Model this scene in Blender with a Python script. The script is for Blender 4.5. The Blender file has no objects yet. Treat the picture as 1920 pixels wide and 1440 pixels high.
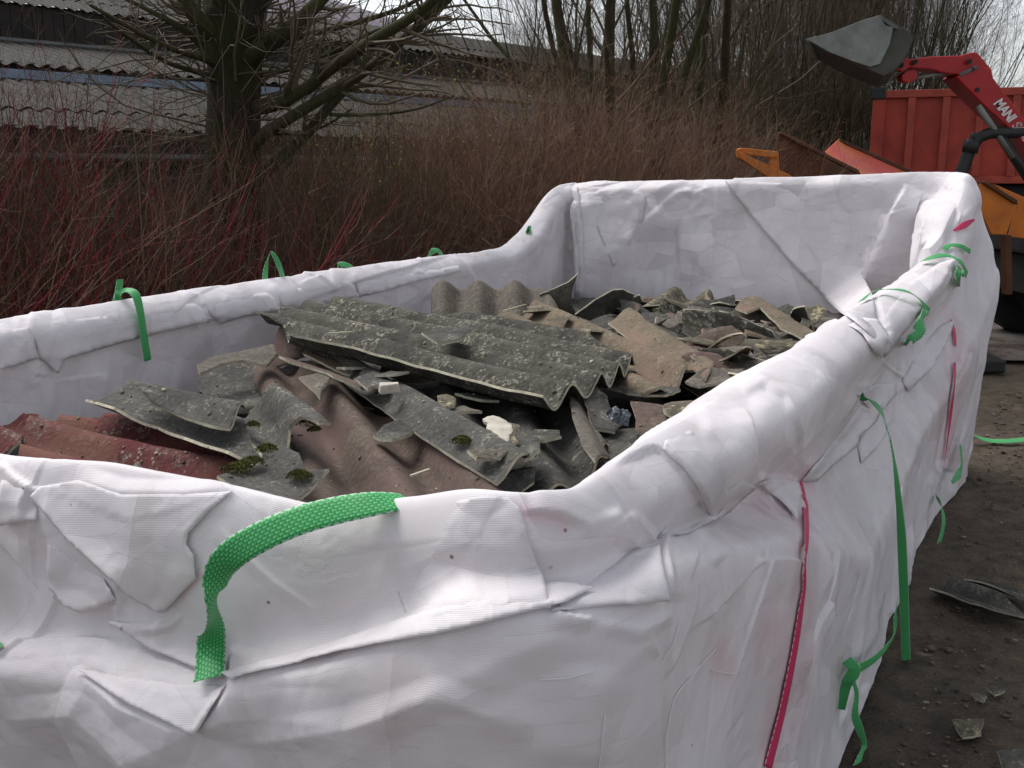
import bpy, bmesh, math, random
import numpy as np
from mathutils import Vector, Matrix
from mathutils.bvhtree import BVHTree
from mathutils.geometry import delaunay_2d_cdt
from math import radians, sin, cos, pi

# ------------------------------------------------------------------ camera, sky, sun, exposure
SC = bpy.context.scene
COL = SC.collection
H = 1.75
PITCH = radians(12)
F = 1900.0
cam = bpy.data.cameras.new('camera'); camo = bpy.data.objects.new('camera', cam); COL.objects.link(camo)
camo.location = (0, 0, H); camo.rotation_euler = (pi/2 - PITCH, 0, 0)
cam.sensor_width = 36; cam.lens = F/1920*36; cam.clip_end = 600; cam.clip_start = 0.05
SC.camera = camo

SUN_EL, SUN_AZ = radians(56), radians(312)      # azimuth measured clockwise from +Y
world = bpy.data.worlds.new('World'); SC.world = world; world.use_nodes = True
wn = world.node_tree; bgn = wn.nodes['Background']
sky = wn.nodes.new('ShaderNodeTexSky'); sky.sky_type = 'NISHITA'; sky.sun_disc = False
sky.sun_elevation = SUN_EL; sky.sun_rotation = SUN_AZ; sky.air_density = 1.0; sky.dust_density = 1.5; sky.ozone_density = 1.0
hsv = wn.nodes.new('ShaderNodeHueSaturation'); hsv.inputs['Saturation'].default_value = 0.26
wn.links.new(sky.outputs[0], hsv.inputs['Color']); wn.links.new(hsv.outputs[0], bgn.inputs['Color'])
bgn.inputs['Strength'].default_value = 0.085
sl = bpy.data.lights.new('sun', 'SUN'); sl.energy = 1.3; sl.angle = radians(40); sl.color = (1.0, 0.97, 0.93)
so = bpy.data.objects.new('sun', sl); COL.objects.link(so)
sd = Vector((sin(SUN_AZ)*cos(SUN_EL), cos(SUN_AZ)*cos(SUN_EL), sin(SUN_EL)))
so.rotation_euler = sd.to_track_quat('Z', 'Y').to_euler()
SC.view_settings.view_transform = 'Standard'; SC.view_settings.look = 'None'
SC.view_settings.exposure = 1.13; SC.view_settings.gamma = 1
SC.cycles.max_bounces = 6; SC.cycles.diffuse_bounces = 3; SC.cycles.transparent_max_bounces = 8

# ------------------------------------------------------------------ picking helpers
cp, sp_ = cos(PITCH), sin(PITCH)
def ray(u, v):
    X = (u-960)/F; U = (720-v)/F
    return Vector((X, cp + U*sp_, -sp_ + U*cp))
CAM = Vector((0, 0, H))
def PZ(u, v, z):
    d = ray(u, v); return CAM + d*((z-H)/d.z)
def PY(u, v, y):
    d = ray(u, v); return CAM + d*(y/d.y)
CT, ST = 0.8813, 0.4726            # the bag's long axis lies 28.2 degrees right of +Y
def BW(s, w, z): return Vector((s*ST + w*CT, s*CT - w*ST, z))
def PW(u, v, w):
    d = ray(u, v); return CAM + d*(w/(d.x*CT - d.y*ST))
def PS(u, v, s):
    d = ray(u, v); return CAM + d*(s/(d.x*ST + d.y*CT))
def proj(P):
    x = P[..., 0]; y = P[..., 1]; z = P[..., 2]-H
    f = y*cp - z*sp_; up = y*sp_ + z*cp
    f = np.where(f < .05, .05, f)
    return 960 + F*x/f, 720 - F*up/f

# ------------------------------------------------------------------ noise
def vnoise(x, y, seed=0):
    xi = np.floor(x).astype(np.int64); yi = np.floor(y).astype(np.int64)
    fx = x-xi; fy = y-yi; fx = fx*fx*(3-2*fx); fy = fy*fy*(3-2*fy)
    def h(a, b):
        n = (a*374761393 + b*668265263 + seed*982451653) & 0xffffffff
        n = ((n ^ (n >> 13))*1274126177) & 0xffffffff
        return ((n ^ (n >> 16)) & 0xffff)/32767.5 - 1
    return (h(xi, yi)*(1-fx)+h(xi+1, yi)*fx)*(1-fy) + (h(xi, yi+1)*(1-fx)+h(xi+1, yi+1)*fx)*fy
def facets(x, y, seed=0):
    """Random heights on a triangular lattice, joined by flat facets."""
    xi = np.floor(x).astype(np.int64); yi = np.floor(y).astype(np.int64)
    fx = x-xi; fy = y-yi
    def h(a, b):
        n = (a*374761393 + b*668265263 + seed*982451653) & 0xffffffff
        n = ((n ^ (n >> 13))*1274126177) & 0xffffffff
        return ((n ^ (n >> 16)) & 0xffff)/32767.5 - 1
    a, b, c, d = h(xi, yi), h(xi+1, yi), h(xi, yi+1), h(xi+1, yi+1)
    flip = ((xi*7+yi*13+seed) % 3) == 0
    t1 = np.where(fx > fy, a+(b-a)*fx+(d-b)*fy, a+(d-c)*fx+(c-a)*fy)
    t2 = np.where(fx+fy < 1, a+(b-a)*fx+(c-a)*fy, d+(c-d)*(1-fx)+(b-d)*(1-fy))
    return np.where(flip, t2, t1)
def crumple(x, y, cell, seed, ang=0.0, warp=.35):
    c, s = cos(ang), sin(ang)
    X = (x*c - y*s)/cell; Y = (x*s + y*c)/cell
    X2 = X + warp*vnoise(X*.9, Y*.9, seed+5) + .5*warp*vnoise(X*2.1, Y*2.1, seed+6)
    Y2 = Y + warp*vnoise(X*.9+31, Y*.9+7, seed+9) + .5*warp*vnoise(X*2.1+3, Y*2.1, seed+2)
    return facets(X2, Y2, seed)

# ------------------------------------------------------------------ objects
def link(name, me, mat=None, parent=None):
    o = bpy.data.objects.new(name, me); COL.objects.link(o)
    if mat is not None:
        for m in (mat if isinstance(mat, (list, tuple)) else [mat]): me.materials.append(m)
    if parent is not None: o.parent = parent
    return o
def tag(o, label=None, cat=None, group=None, kind=None):
    if label: o['label'] = label
    if cat: o['category'] = cat
    if group: o['group'] = group
    if kind: o['kind'] = kind
    return o
def empty(name, loc=(0, 0, 0), rz=0):
    o = bpy.data.objects.new(name, None); COL.objects.link(o); o.location = loc; o.rotation_euler = (0, 0, rz)
    o.empty_display_size = .2
    return o
def mesh(name, V, Fc, smooth=False, mi=None, uv=None):
    me = bpy.data.meshes.new(name)
    V = np.asarray(V, np.float32); me.vertices.add(len(V)); me.vertices.foreach_set('co', V.ravel())
    if isinstance(Fc, np.ndarray):
        n, k = Fc.shape
        me.loops.add(n*k); me.loops.foreach_set('vertex_index', Fc.astype(np.int32).ravel())
        me.polygons.add(n); me.polygons.foreach_set('loop_start', np.arange(0, n*k, k, dtype=np.int32))
    else:
        tot = sum(len(f) for f in Fc)
        me.loops.add(tot); me.loops.foreach_set('vertex_index', np.array([i for f in Fc for i in f], np.int32))
        st = np.cumsum([0]+[len(f) for f in Fc[:-1]]).astype(np.int32)
        me.polygons.add(len(Fc)); me.polygons.foreach_set('loop_start', st)
    n = len(me.polygons)
    if smooth: me.polygons.foreach_set('use_smooth', np.ones(n, bool))
    if mi is not None: me.polygons.foreach_set('material_index', np.asarray(mi, np.int32))
    me.update(calc_edges=True)
    if uv is not None:
        l = me.uv_layers.new(name='UVMap'); vi = np.zeros(len(me.loops), np.int32); me.loops.foreach_get('vertex_index', vi)
        l.data.foreach_set('uv', np.asarray(uv, np.float32)[vi].ravel())
    return me
class MB:
    """Collects solids into one mesh."""
    def __init__(s): s.V = []; s.F = []; s.M = []
    def add(s, V, Fc, m=0):
        o = len(s.V); s.V += [tuple(v) for v in V]; s.F += [tuple(i+o for i in f) for f in Fc]; s.M += [m]*len(Fc)
    def box(s, lo, hi, m=0, rot=None, about=None):
        x0, y0, z0 = lo; x1, y1, z1 = hi
        V = [Vector(p) for p in ((x0,y0,z0),(x1,y0,z0),(x1,y1,z0),(x0,y1,z0),(x0,y0,z1),(x1,y0,z1),(x1,y1,z1),(x0,y1,z1))]
        s.add(V, [(0,3,2,1),(4,5,6,7),(0,1,5,4),(1,2,6,5),(2,3,7,6),(3,0,4,7)], m)
    def beam(s, a, b, w, h, up=Vector((0, 0, 1)), m=0):
        a = Vector(a); b = Vector(b); t = (b-a).normalized(); r = t.cross(up)
        if r.length < 1e-4: r = t.cross(Vector((1, 0, 0)))
        r.normalize(); q = r.cross(t)
        V = [p + r*(i*w/2) + q*(j*h/2) for p in (a, b) for i, j in ((-1,-1),(1,-1),(1,1),(-1,1))]
        s.add(V, [(0,1,2,3),(7,6,5,4),(0,4,5,1),(1,5,6,2),(2,6,7,3),(3,7,4,0)], m)
    def prism(s, poly, d, m=0):
        """poly: world points of one face, extruded by the vector d."""
        n = len(poly); P = [Vector(p) for p in poly]; d = Vector(d)
        s.add(P+[p+d for p in P], [tuple(range(n-1, -1, -1)), tuple(range(n, 2*n))] + [(i, (i+1) % n, n+(i+1) % n, n+i) for i in range(n)], m)
    def tube(s, pts, r, n=12, m=0, caps=True):
        P = [Vector(p) for p in pts]; rr = r if isinstance(r, (list, tuple)) else [r]*len(P)
        o = []; ref = None
        for i, p in enumerate(P):
            t = (P[min(i+1, len(P)-1)]-P[max(i-1, 0)]).normalized()
            if ref is None: ref = t.orthogonal().normalized()
            ref = (ref - t*ref.dot(t)).normalized(); q = t.cross(ref)
            for k in range(n):
                a = 2*pi*k/n; o.append(p + (ref*cos(a)+q*sin(a))*rr[i])
        Fc = [(i*n+k, i*n+(k+1) % n, (i+1)*n+(k+1) % n, (i+1)*n+k) for i in range(len(P)-1) for k in range(n)]
        if caps: Fc += [tuple(range(n-1, -1, -1)), tuple(range((len(P)-1)*n, len(P)*n))]
        s.add(o, Fc, m)
    def build(s, name, mat, parent=None, bevel=0, smooth=False):
        me = bpy.data.meshes.new(name); me.from_pydata([tuple(v) for v in s.V], [], s.F)
        bm = bmesh.new(); bm.from_mesh(me); bmesh.ops.recalc_face_normals(bm, faces=bm.faces); bm.to_mesh(me); bm.free()
        me.polygons.foreach_set('material_index', s.M)
        if smooth: me.polygons.foreach_set('use_smooth', [True]*len(me.polygons))
        o = link(name, me, mat, parent)
        if bevel:
            b = o.modifiers.new('bevel', 'BEVEL'); b.width = bevel; b.segments = 2; b.limit_method = 'ANGLE'; b.harden_normals = False
        return o
def catmull(P, n):
    """P: (k,d) control points -> smooth curve with n samples per span."""
    P = np.asarray(P, float); k = len(P)
    Q = np.vstack([2*P[0]-P[1], P, 2*P[-1]-P[-2]]); out = []
    for i in range(k-1):
        p0, p1, p2, p3 = Q[i:i+4]
        for j in range(n):
            t = j/n
            out.append(.5*((2*p1)+(-p0+p2)*t+(2*p0-5*p1+4*p2-p3)*t*t+(-p0+3*p1-3*p2+p3)*t**3))
    out.append(P[-1]); return np.array(out)

# ------------------------------------------------------------------ materials
def lin(c):
    return tuple((x/12.92 if x <= .04045 else ((x+.055)/1.055)**2.4) for x in (c[0]/255, c[1]/255, c[2]/255)) + (1,)
class NT:
    def __init__(s, name):
        s.m = bpy.data.materials.new(name); s.m.use_nodes = True; s.t = s.m.node_tree
        s.b = s.t.nodes['Principled BSDF']; s.out = s.t.nodes['Material Output']
    def n(s, ty, **kw):
        x = s.t.nodes.new('ShaderNode'+ty)
        for k, v in kw.items():
            if k in x.inputs.keys() or isinstance(k, int): x.inputs[k].default_value = v
            else: setattr(x, k, v)
        return x
    def l(s, a, b): s.t.links.new(a, b)
    def inp(s, x, k, v):
        if hasattr(v, 'links'): s.l(v, x.inputs[k])
        else: x.inputs[k].default_value = v
    def noise(s, scale, detail=4, rough=.55, vec=None, dist=0.0):
        x = s.n('TexNoise'); x.inputs['Scale'].default_value = scale; x.inputs['Detail'].default_value = detail
        x.inputs['Roughness'].default_value = rough; x.inputs['Distortion'].default_value = dist
        if vec is not None: s.l(vec, x.inputs['Vector'])
        return x.outputs[0]
    def ramp(s, f, stops):
        x = s.n('ValToRGB'); s.l(f, x.inputs[0]); e = x.color_ramp.elements
        while len(e) < len(stops): e.new(.5)
        for i, (p, c) in enumerate(stops):
            e[i].position = p; e[i].color = c if len(c) == 4 else lin(c)
        return x.outputs[0]
    def mix(s, f, a, b, mode='MIX'):
        x = s.n('MixRGB', blend_type=mode); s.inp(x, 0, f); s.inp(x, 1, a); s.inp(x, 2, b); return x.outputs[0]
    def math(s, op, a, b=0.0, c=None):
        x = s.n('Math', operation=op); s.inp(x, 0, a); s.inp(x, 1, b)
        if c is not None: s.inp(x, 2, c)
        return x.outputs[0]
    def bump(s, h, strength=.5, dist=.01, normal=None):
        x = s.n('Bump'); x.inputs['Strength'].default_value = strength; x.inputs['Distance'].default_value = dist
        s.l(h, x.inputs['Height'])
        if normal is not None: s.l(normal, x.inputs['Normal'])
        return x.outputs[0]
    def obj(s): return s.n('TexCoord').outputs['Object']
    def uv(s): return s.n('TexCoord').outputs['UV']
    def scalev(s, v, sc, rot=(0, 0, 0)):
        x = s.n('Mapping'); s.l(v, x.inputs[0]); x.inputs['Scale'].default_value = sc; x.inputs['Rotation'].default_value = rot; return x.outputs[0]
    def done(s, color, rough=.8, normal=None, spec=.3, metal=0.0):
        s.inp(s.b, 'Base Color', color); s.inp(s.b, 'Roughness', rough); s.b.inputs['Specular IOR Level'].default_value = spec
        s.b.inputs['Metallic'].default_value = metal
        if normal is not None: s.l(normal, s.b.inputs['Normal'])
        return s.m
BLACK = (0, 0, 0, 1); WHITE = (1, 1, 1, 1)

def mat_cloth():
    g = NT('woven_white_polypropylene'); v = g.uv(); o = g.obj()
    big = g.noise(2.2, 3, .5, o); mid = g.noise(9, 4, .6, o); streak = g.noise(1, 3, .6, g.scalev(v, (60, 3, 1)))
    col = g.ramp(big, [(.3, (234, 228, 232)), (.55, (240, 235, 238)), (.75, (234, 227, 230))])
    col = g.mix(g.math('MULTIPLY', g.ramp(mid, [(.5, BLACK), (.8, WHITE)]), .22), col, lin((206, 199, 202)))
    # pink blotches painted as light showing through the cloth and tiny dark specks
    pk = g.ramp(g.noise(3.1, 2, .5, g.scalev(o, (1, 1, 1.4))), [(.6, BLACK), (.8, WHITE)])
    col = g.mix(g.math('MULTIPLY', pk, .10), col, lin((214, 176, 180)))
    vor = g.n('TexVoronoi', feature='F1'); vor.inputs['Scale'].default_value = 14; g.l(o, vor.inputs['Vector'])
    sp = g.ramp(vor.outputs['Distance'], [(.035, WHITE), (.06, BLACK)])
    keep = g.ramp(g.noise(7, 2, .5, o), [(.6, BLACK), (.62, WHITE)])
    col = g.mix(g.math('MULTIPLY', g.math('MULTIPLY', sp, keep), .75), col, lin((90, 72, 66)))
    du = g.ramp(g.noise(1, 5, .65, g.scalev(o, (5, 5, 2.2))), [(.52, BLACK), (.78, WHITE)])
    col = g.mix(g.math('MULTIPLY', du, .28), col, lin((176, 160, 150)))
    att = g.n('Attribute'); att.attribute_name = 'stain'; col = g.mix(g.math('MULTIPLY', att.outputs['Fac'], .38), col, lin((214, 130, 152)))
    # weave: ribs across and tapes along
    w1 = g.n('TexWave', wave_type='BANDS', bands_direction='Y'); w1.inputs['Scale'].default_value = 95; w1.inputs['Distortion'].default_value = 2.0
    w1.inputs['Detail'].default_value = 3; w1.inputs['Detail Scale'].default_value = 3; g.l(v, w1.inputs['Vector'])
    w2 = g.n('TexWave', wave_type='BANDS', bands_direction='X'); w2.inputs['Scale'].default_value = 80; w2.inputs['Distortion'].default_value = 2.5
    w2.inputs['Detail'].default_value = 3; g.l(v, w2.inputs['Vector'])
    hgt = g.math('ADD', g.math('MULTIPLY', w1.outputs['Fac'], .55), g.math('MULTIPLY', w2.outputs['Fac'], .3))
    amp = g.math('ADD', g.math('MULTIPLY', g.noise(6, 2, .5, o), .9), .2)
    n1 = g.bump(g.math('MULTIPLY', hgt, amp), .38, .0012)
    col = g.mix(g.math('MULTIPLY', g.math('SUBTRACT', 1.0, w1.outputs['Fac']), g.math('MULTIPLY', amp, .08)), col, lin((150, 142, 146)))
    n2 = g.bump(streak, .12, .004, n1)
    # crisp fold memory: every cell of a 2D Voronoi is its own slightly tilted plane
    def tilt(scale, rnd_, amt, normal, sc3=(1, 1, 1), rot=0.0, lo=.35, hi=.6):
        vv = g.scalev(v, sc3, (0, 0, rot)); w = g.n('TexNoise'); w.inputs['Scale'].default_value = scale*.5; w.inputs['Detail'].default_value = 2; g.l(vv, w.inputs['Vector'])
        sb = g.n('VectorMath', operation='SUBTRACT'); g.l(w.outputs['Color'], sb.inputs[0]); sb.inputs[1].default_value = (.5, .5, .5)
        ms = g.n('VectorMath', operation='SCALE'); g.l(sb.outputs[0], ms.inputs[0]); ms.inputs['Scale'].default_value = .35/scale
        ad = g.n('VectorMath', operation='ADD'); g.l(vv, ad.inputs[0]); g.l(ms.outputs[0], ad.inputs[1])
        vo = g.n('TexVoronoi', feature='F1', voronoi_dimensions='2D'); vo.inputs['Scale'].default_value = scale; vo.inputs['Randomness'].default_value = rnd_; g.l(ad.outputs[0], vo.inputs['Vector'])
        df = g.n('VectorMath', operation='SUBTRACT'); g.l(ad.outputs[0], df.inputs[0]); g.l(vo.outputs['Position'], df.inputs[1])
        cc = g.n('VectorMath', operation='SUBTRACT'); g.l(vo.outputs['Color'], cc.inputs[0]); cc.inputs[1].default_value = (.5, .5, .5)
        dt = g.n('VectorMath', operation='DOT_PRODUCT'); g.l(df.outputs[0], dt.inputs[0]); g.l(cc.outputs[0], dt.inputs[1])
        mk = g.ramp(g.noise(scale*.35, 2, .5, v), [(lo, BLACK), (hi, WHITE)])
        return g.bump(g.math('MULTIPLY', dt.outputs['Value'], g.math('MULTIPLY', mk, amt)), 1.0, 1.0, normal)
    n3 = tilt(2.4, 1, .22, n2, (1.7, 1, 1), .7, .2, .4)
    n3 = tilt(5.0, 1, .17, n3, (1, 1.9, 1), -.5, .35, .6)
    n3 = tilt(15, 1, .15, n3, (1, 1.8, 1), .3, .52, .70)
    m = g.done(col, .5, n3, .25)
    tr = g.n('BsdfTranslucent'); g.l(col, tr.inputs['Color']); g.l(n3, tr.inputs['Normal'])
    mx = g.n('MixShader'); mx.inputs[0].default_value = .18
    g.l(g.b.outputs[0], mx.inputs[1]); g.l(tr.outputs[0], mx.inputs[2]); g.l(mx.outputs[0], g.out.inputs['Surface'])
    return m
def mat_sheet(name, base, alt, lichen, la=.5, moss=.25, pit=1.0, stain=None):
    g = NT(name); o = g.obj()
    n = g.noise(5, 6, .65, o); f = g.noise(60, 5, .7, o)
    col = g.mix(g.ramp(n, [(.38, BLACK), (.62, WHITE)]), lin(base), lin(alt))
    col = g.mix(.75, col, g.ramp(f, [(.25, (70, 70, 70)), (.5, (185, 185, 185)), (.75, (255, 255, 255))]), 'MULTIPLY')
    li = g.ramp(g.noise(13, 6, .7, o, .5), [(.62-.16*la, BLACK), (.70-.10*la, WHITE)])
    li2 = g.ramp(g.noise(75, 4, .7, o), [(.48, BLACK), (.6, WHITE)])
    col = g.mix(g.math('MULTIPLY', g.math('MULTIPLY', li, li2), .85), col, lin(lichen))
    vor = g.n('TexVoronoi', feature='F1'); vor.inputs['Scale'].default_value = 55; g.l(o, vor.inputs['Vector'])
    dots = g.ramp(vor.outputs['Distance'], [(.16, WHITE), (.3, BLACK)])
    dm = g.ramp(g.noise(9, 3, .6, g.scalev(o, (1.3, 1, 1))), [(.5, BLACK), (.6, WHITE)])
    col = g.mix(g.math('MULTIPLY', g.math('MULTIPLY', dots, dm), .55*min(1, la+.2)), col, lin((168, 164, 146)))
    if moss > 0:
        mo = g.ramp(g.noise(3.4, 4, .6, g.scalev(o, (1, 1.2, 1), (0, 0, .7))), [(.70-.22*moss, BLACK), (.80-.22*moss, WHITE)])
        col = g.mix(g.math('MULTIPLY', mo, .6), col, lin((76, 76, 56)))
    if stain:
        st = g.ramp(g.noise(2.3, 4, .6, g.scalev(o, (1, 1, 1), (0, 0, 1.9))), [(.45, BLACK), (.6, WHITE)])
        col = g.mix(g.math('MULTIPLY', st, .75), col, lin(stain))
    hh = g.math('ADD', g.math('MULTIPLY', f, .6), g.math('MULTIPLY', li, .5*la))
    nn = g.bump(hh, .8*pit, .006)
    nn = g.bump(g.noise(17, 4, .6, o), .35*pit, .012, nn)
    return g.done(col, .88, nn, .25)
def mat_plain(name, c, c2=None, scale=6, rough=.6, bump=.2, bscale=40, metal=0, spec=.4, dist=.004):
    g = NT(name); o = g.obj()
    col = g.mix(g.ramp(g.noise(scale, 5, .65, o), [(.35, BLACK), (.68, WHITE)]), lin(c), lin(c2 or c))
    nn = g.bump(g.noise(bscale, 5, .6, o), bump, dist)
    return g.done(col, rough, nn, spec, metal)
def mat_strap(name, dark, lightc, edge):
    """Woven webbing: UV x runs 0..1 across the strap, UV y runs along it in metres."""
    g = NT(name); v = g.uv(); sx = g.n('SeparateXYZ'); g.l(v, sx.inputs[0]); X = sx.outputs[0]; Y = sx.outputs[1]
    row = g.math('FLOOR', g.math('MULTIPLY', X, 9.0))
    ph = g.math('ADD', g.math('MULTIPLY', Y, 95.0), g.math('MULTIPLY', row, .5))
    fr = g.math('FRACT', ph); fx = g.math('FRACT', g.math('MULTIPLY', X, 9.0))
    dash = g.math('MULTIPLY', g.math('GREATER_THAN', fr, .35), g.math('LESS_THAN', g.math('ABSOLUTE', g.math('SUBTRACT', fx, .5)), .3))
    dash2 = g.math('MULTIPLY', dash, g.math('LESS_THAN', fr, .62))
    col = g.mix(dash, lin(dark), lin([ (a+b)/2 for a, b in zip(dark, lightc)]))
    col = g.mix(g.math('MULTIPLY', dash2, .75), col, lin(lightc))
    ed = g.math('GREATER_THAN', g.math('ABSOLUTE', g.math('SUBTRACT', X, .5)), .465)
    st = g.math('MULTIPLY', ed, g.math('GREATER_THAN', g.math('FRACT', g.math('MULTIPLY', Y, 62.0)), .35))
    col = g.mix(g.math('MULTIPLY', st, .8), col, lin(edge))
    nz = g.noise(40, 3, .6, v)
    col = g.mix(.25, col, g.ramp(nz, [(.3, (120, 120, 120)), (.7, (255, 255, 255))]), 'MULTIPLY')
    return g.done(col, .5, g.bump(dash, .5, .0012), .35)
M = {}
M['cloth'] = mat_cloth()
M['lichen'] = mat_sheet('lichen_covered_fibre_cement', (70, 69, 64), (102, 99, 89), (160, 156, 138), .8, .35)
M['dark'] = mat_sheet('dark_weathered_fibre_cement', (82, 81, 77), (108, 105, 99), (150, 147, 134), .45, .35)
M['grey'] = mat_sheet('grey_fibre_cement', (112, 106, 97), (128, 121, 110), (146, 140, 126), .15, 0, .35)
M['tan'] = mat_sheet('tan_fibre_cement', (140, 126, 106), (118, 106, 90), (160, 150, 130), .3, 0, .4, (124, 102, 90))
M['brown'] = mat_sheet('brown_smooth_fibre_cement', (108, 92, 84), (120, 105, 94), (136, 124, 112), .12, 0, .3, (98, 78, 74))
M['red'] = mat_sheet('red_painted_fibre_cement', (122, 52, 58), (104, 56, 54), (122, 116, 110), .75, 0, .7, (112, 78, 66))
M['pale'] = mat_sheet('pale_lichen_fibre_cement', (120, 112, 96), (96, 92, 80), (190, 176, 142), .95, .1, .9)
M['edge'] = mat_plain('broken_fibre_cement_edge', (190, 184, 164), (150, 143, 124), 30, .95, .6, 120)
M['plaster'] = mat_plain('white_plaster_lump', (196, 190, 178), (160, 152, 140), 20, .9, .5, 60)
M['moss'] = mat_plain('green_moss', (98, 102, 40), (74, 66, 38), 40, .95, 1, 160, dist=.01)
M['green'] = mat_strap('green_webbing', (46, 148, 76), (128, 214, 148), (216, 226, 218))
M['pink'] = mat_strap('pink_webbing', (206, 42, 92), (228, 84, 128), (232, 214, 220))
M['thread'] = mat_plain('white_thread', (232, 230, 232), None, 5, .6, 0)

# ------------------------------------------------------------------ the bag: a loft round the wall line
S0, S1, WR, WL, RAD = 1.24, 6.27, -.62, -2.94, .10
def wall_path():
    """Points and arc positions of the wall line: left side, back, right side, near end."""
    cs = [(S0, WL), (S1, WL), (S1, WR), (S0, WR)]
    segs = []; P = []; out = []
    for i in range(4):
        a = np.array(cs[i]); b = np.array(cs[(i+1) % 4]); d = (b-a)/np.linalg.norm(b-a)
        a2 = a+d*RAD; b2 = b-d*RAD; L = np.linalg.norm(b2-a2); side = 'LBRN'[i]
        k = 0.0
        while k < L:
            p = a2+d*k; P.append((p[0], p[1]))
            x, y, _ = BW(p[0], p[1], 0); dist = math.hypot(x, y)
            k += {'L': .012, 'B': .011, 'R': max(.0042, .0021*dist), 'N': .0042 if p[1] > -2.0 else .012}[side]
        d2 = (np.array(cs[(i+2) % 4])-b); d2 /= np.linalg.norm(d2)
        c = b - d*RAD + d2*RAD; m = 26
        for j in range(m):
            t = j/m*pi/2; p = c + RAD*(d*sin(t) - d2*cos(t)); P.append((p[0], p[1]))
    return np.array(P)
PATH = wall_path()
dl = np.linalg.norm(np.roll(PATH, -1, 0)-PATH, axis=1); ARC = np.concatenate([[0], np.cumsum(dl)[:-1]]); LTOT = dl.sum()
T = np.roll(PATH, -1, 0)-np.roll(PATH, 1, 0); T /= np.linalg.norm(T, axis=1)[:, None]
NRM = np.stack([-T[:, 1], T[:, 0]], 1)          # (s,w) outward?
cen = np.array([(S0+S1)/2, (WL+WR)/2])
if ((PATH-cen)*NRM).sum(1).mean() < 0: NRM = -NRM
def arc_at(side, c):
    p = {'L': (c, WL), 'B': (S1, c), 'R': (c, WR), 'N': (S0, c)}[side]
    return ARC[np.argmin(((PATH-np.array(p))**2).sum(1))]
#  side coord  zr    ri    rc    rb   md   mr   vd   vr   sd   sr    br
KEYS = [
 ('L', 1.5, 1.275, -.05, .02, .07, .12, .05, .24, .03, .30, .07, .10),
 ('L', 3.0, 1.282, -.05, .02, .07, .12, .05, .24, .03, .30, .07, .10),
 ('L', 4.6, 1.278, -.05, .02, .07, .12, .05, .24, .03, .30, .07, .10),
 ('L', 5.35, 1.285, -.05, .02, .07, .12, .05, .24, .03, .30, .07, .10),
 ('L', 5.65, 1.36, -.05, .03, .09, .13, .07, .26, .05, .32, .09, .10),
 ('L', 6.10, 1.62, -.04, .02, .06, .14, .05, .30, .03, .40, .05, .10),
 ('B', -2.84, 1.665, -.04, .02, .05, .14, .04, .30, .03, .40, .05, .10),
 ('B', -2.3, 1.675, -.045, .01, .05, .14, .04, .30, .03, .40, .05, .10),
 ('B', -1.6, 1.70, -.045, .01, .05, .14, .04, .30, .03, .40, .05, .10),
 ('B', -0.95, 1.722, -.035, .03, .09, .14, .10, .30, .12, .45, .16, .20),
 ('B', -0.70, 1.735, .03, .09, .15, .14, .18, .30, .22, .48, .26, .28),
 ('R', 6.20, 1.725, .06, .14, .20, .16, .22, .34, .27, .52, .33, .30),
 ('R', 6.02, 1.56, .05, .12, .18, .18, .20, .34, .20, .52, .30, .28),
 ('R', 5.80, 1.36, .01, .08, .16, .18, .16, .32, .13, .50, .25, .24),
 ('R', 5.45, 1.285, -.04, .04, .14, .20, .11, .36, .07, .56, .20, .20),
 ('R', 4.5, 1.272, -.04, .04, .14, .21, .09, .40, .05, .62, .18, .19),
 ('R', 3.34, 1.278, -.045, .04, .14, .22, .10, .46, .05, .72, .185, .20),
 ('R', 2.38, 1.285, -.05, .035, .135, .20, .10, .30, .05, .415, .195, .20),
 ('R', 1.84, 1.285, -.05, .03, .115, .15, .09, .20, .06, .25, .175, .19),
 ('R', 1.50, 1.285, -.045, .02, .09, .11, .08, .14, .07, .18, .15, .18),
 ('R', 1.36, 1.283, -.04, .02, .07, .08, .07, .12, .06, .16, .135, .15),
 ('N', -0.70, 1.290, -.035, .01, .045, .07, .05, .115, .05, .15, .125, .12),
 ('N', -0.83, 1.262, -.035, .01, .045, .10, .05, .16, .05, .20, .115, .03),
 ('N', -1.03, 1.215, -.035, .01, .045, .12, .05, .21, .05, .255, .12, .0),
 ('N', -1.21, 1.222, -.035, .01, .045, .16, .055, .29, .05, .345, .12, -.02),
 ('N', -1.45, 1.222, -.035, .01, .045, .16, .055, .32, .045, .375, .115, -.02),
 ('N', -1.83, 1.195, -.035, .01, .05, .16, .06, .355, .045, .40, .115, -.02),
 ('N', -2.4, 1.23, -.04, .01, .05, .14, .05, .30, .04, .36, .08, .09),
]
ka = np.array([arc_at(k[0], k[1]) for k in KEYS]); kv = np.array([k[2:] for k in KEYS])
od = np.argsort(ka); ka = ka[od]; kv = kv[od]
kx = np.concatenate([[ka[-1]-LTOT], ka, [ka[0]+LTOT]]); ky = np.vstack([kv[-1:], kv, kv[:1]])
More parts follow.
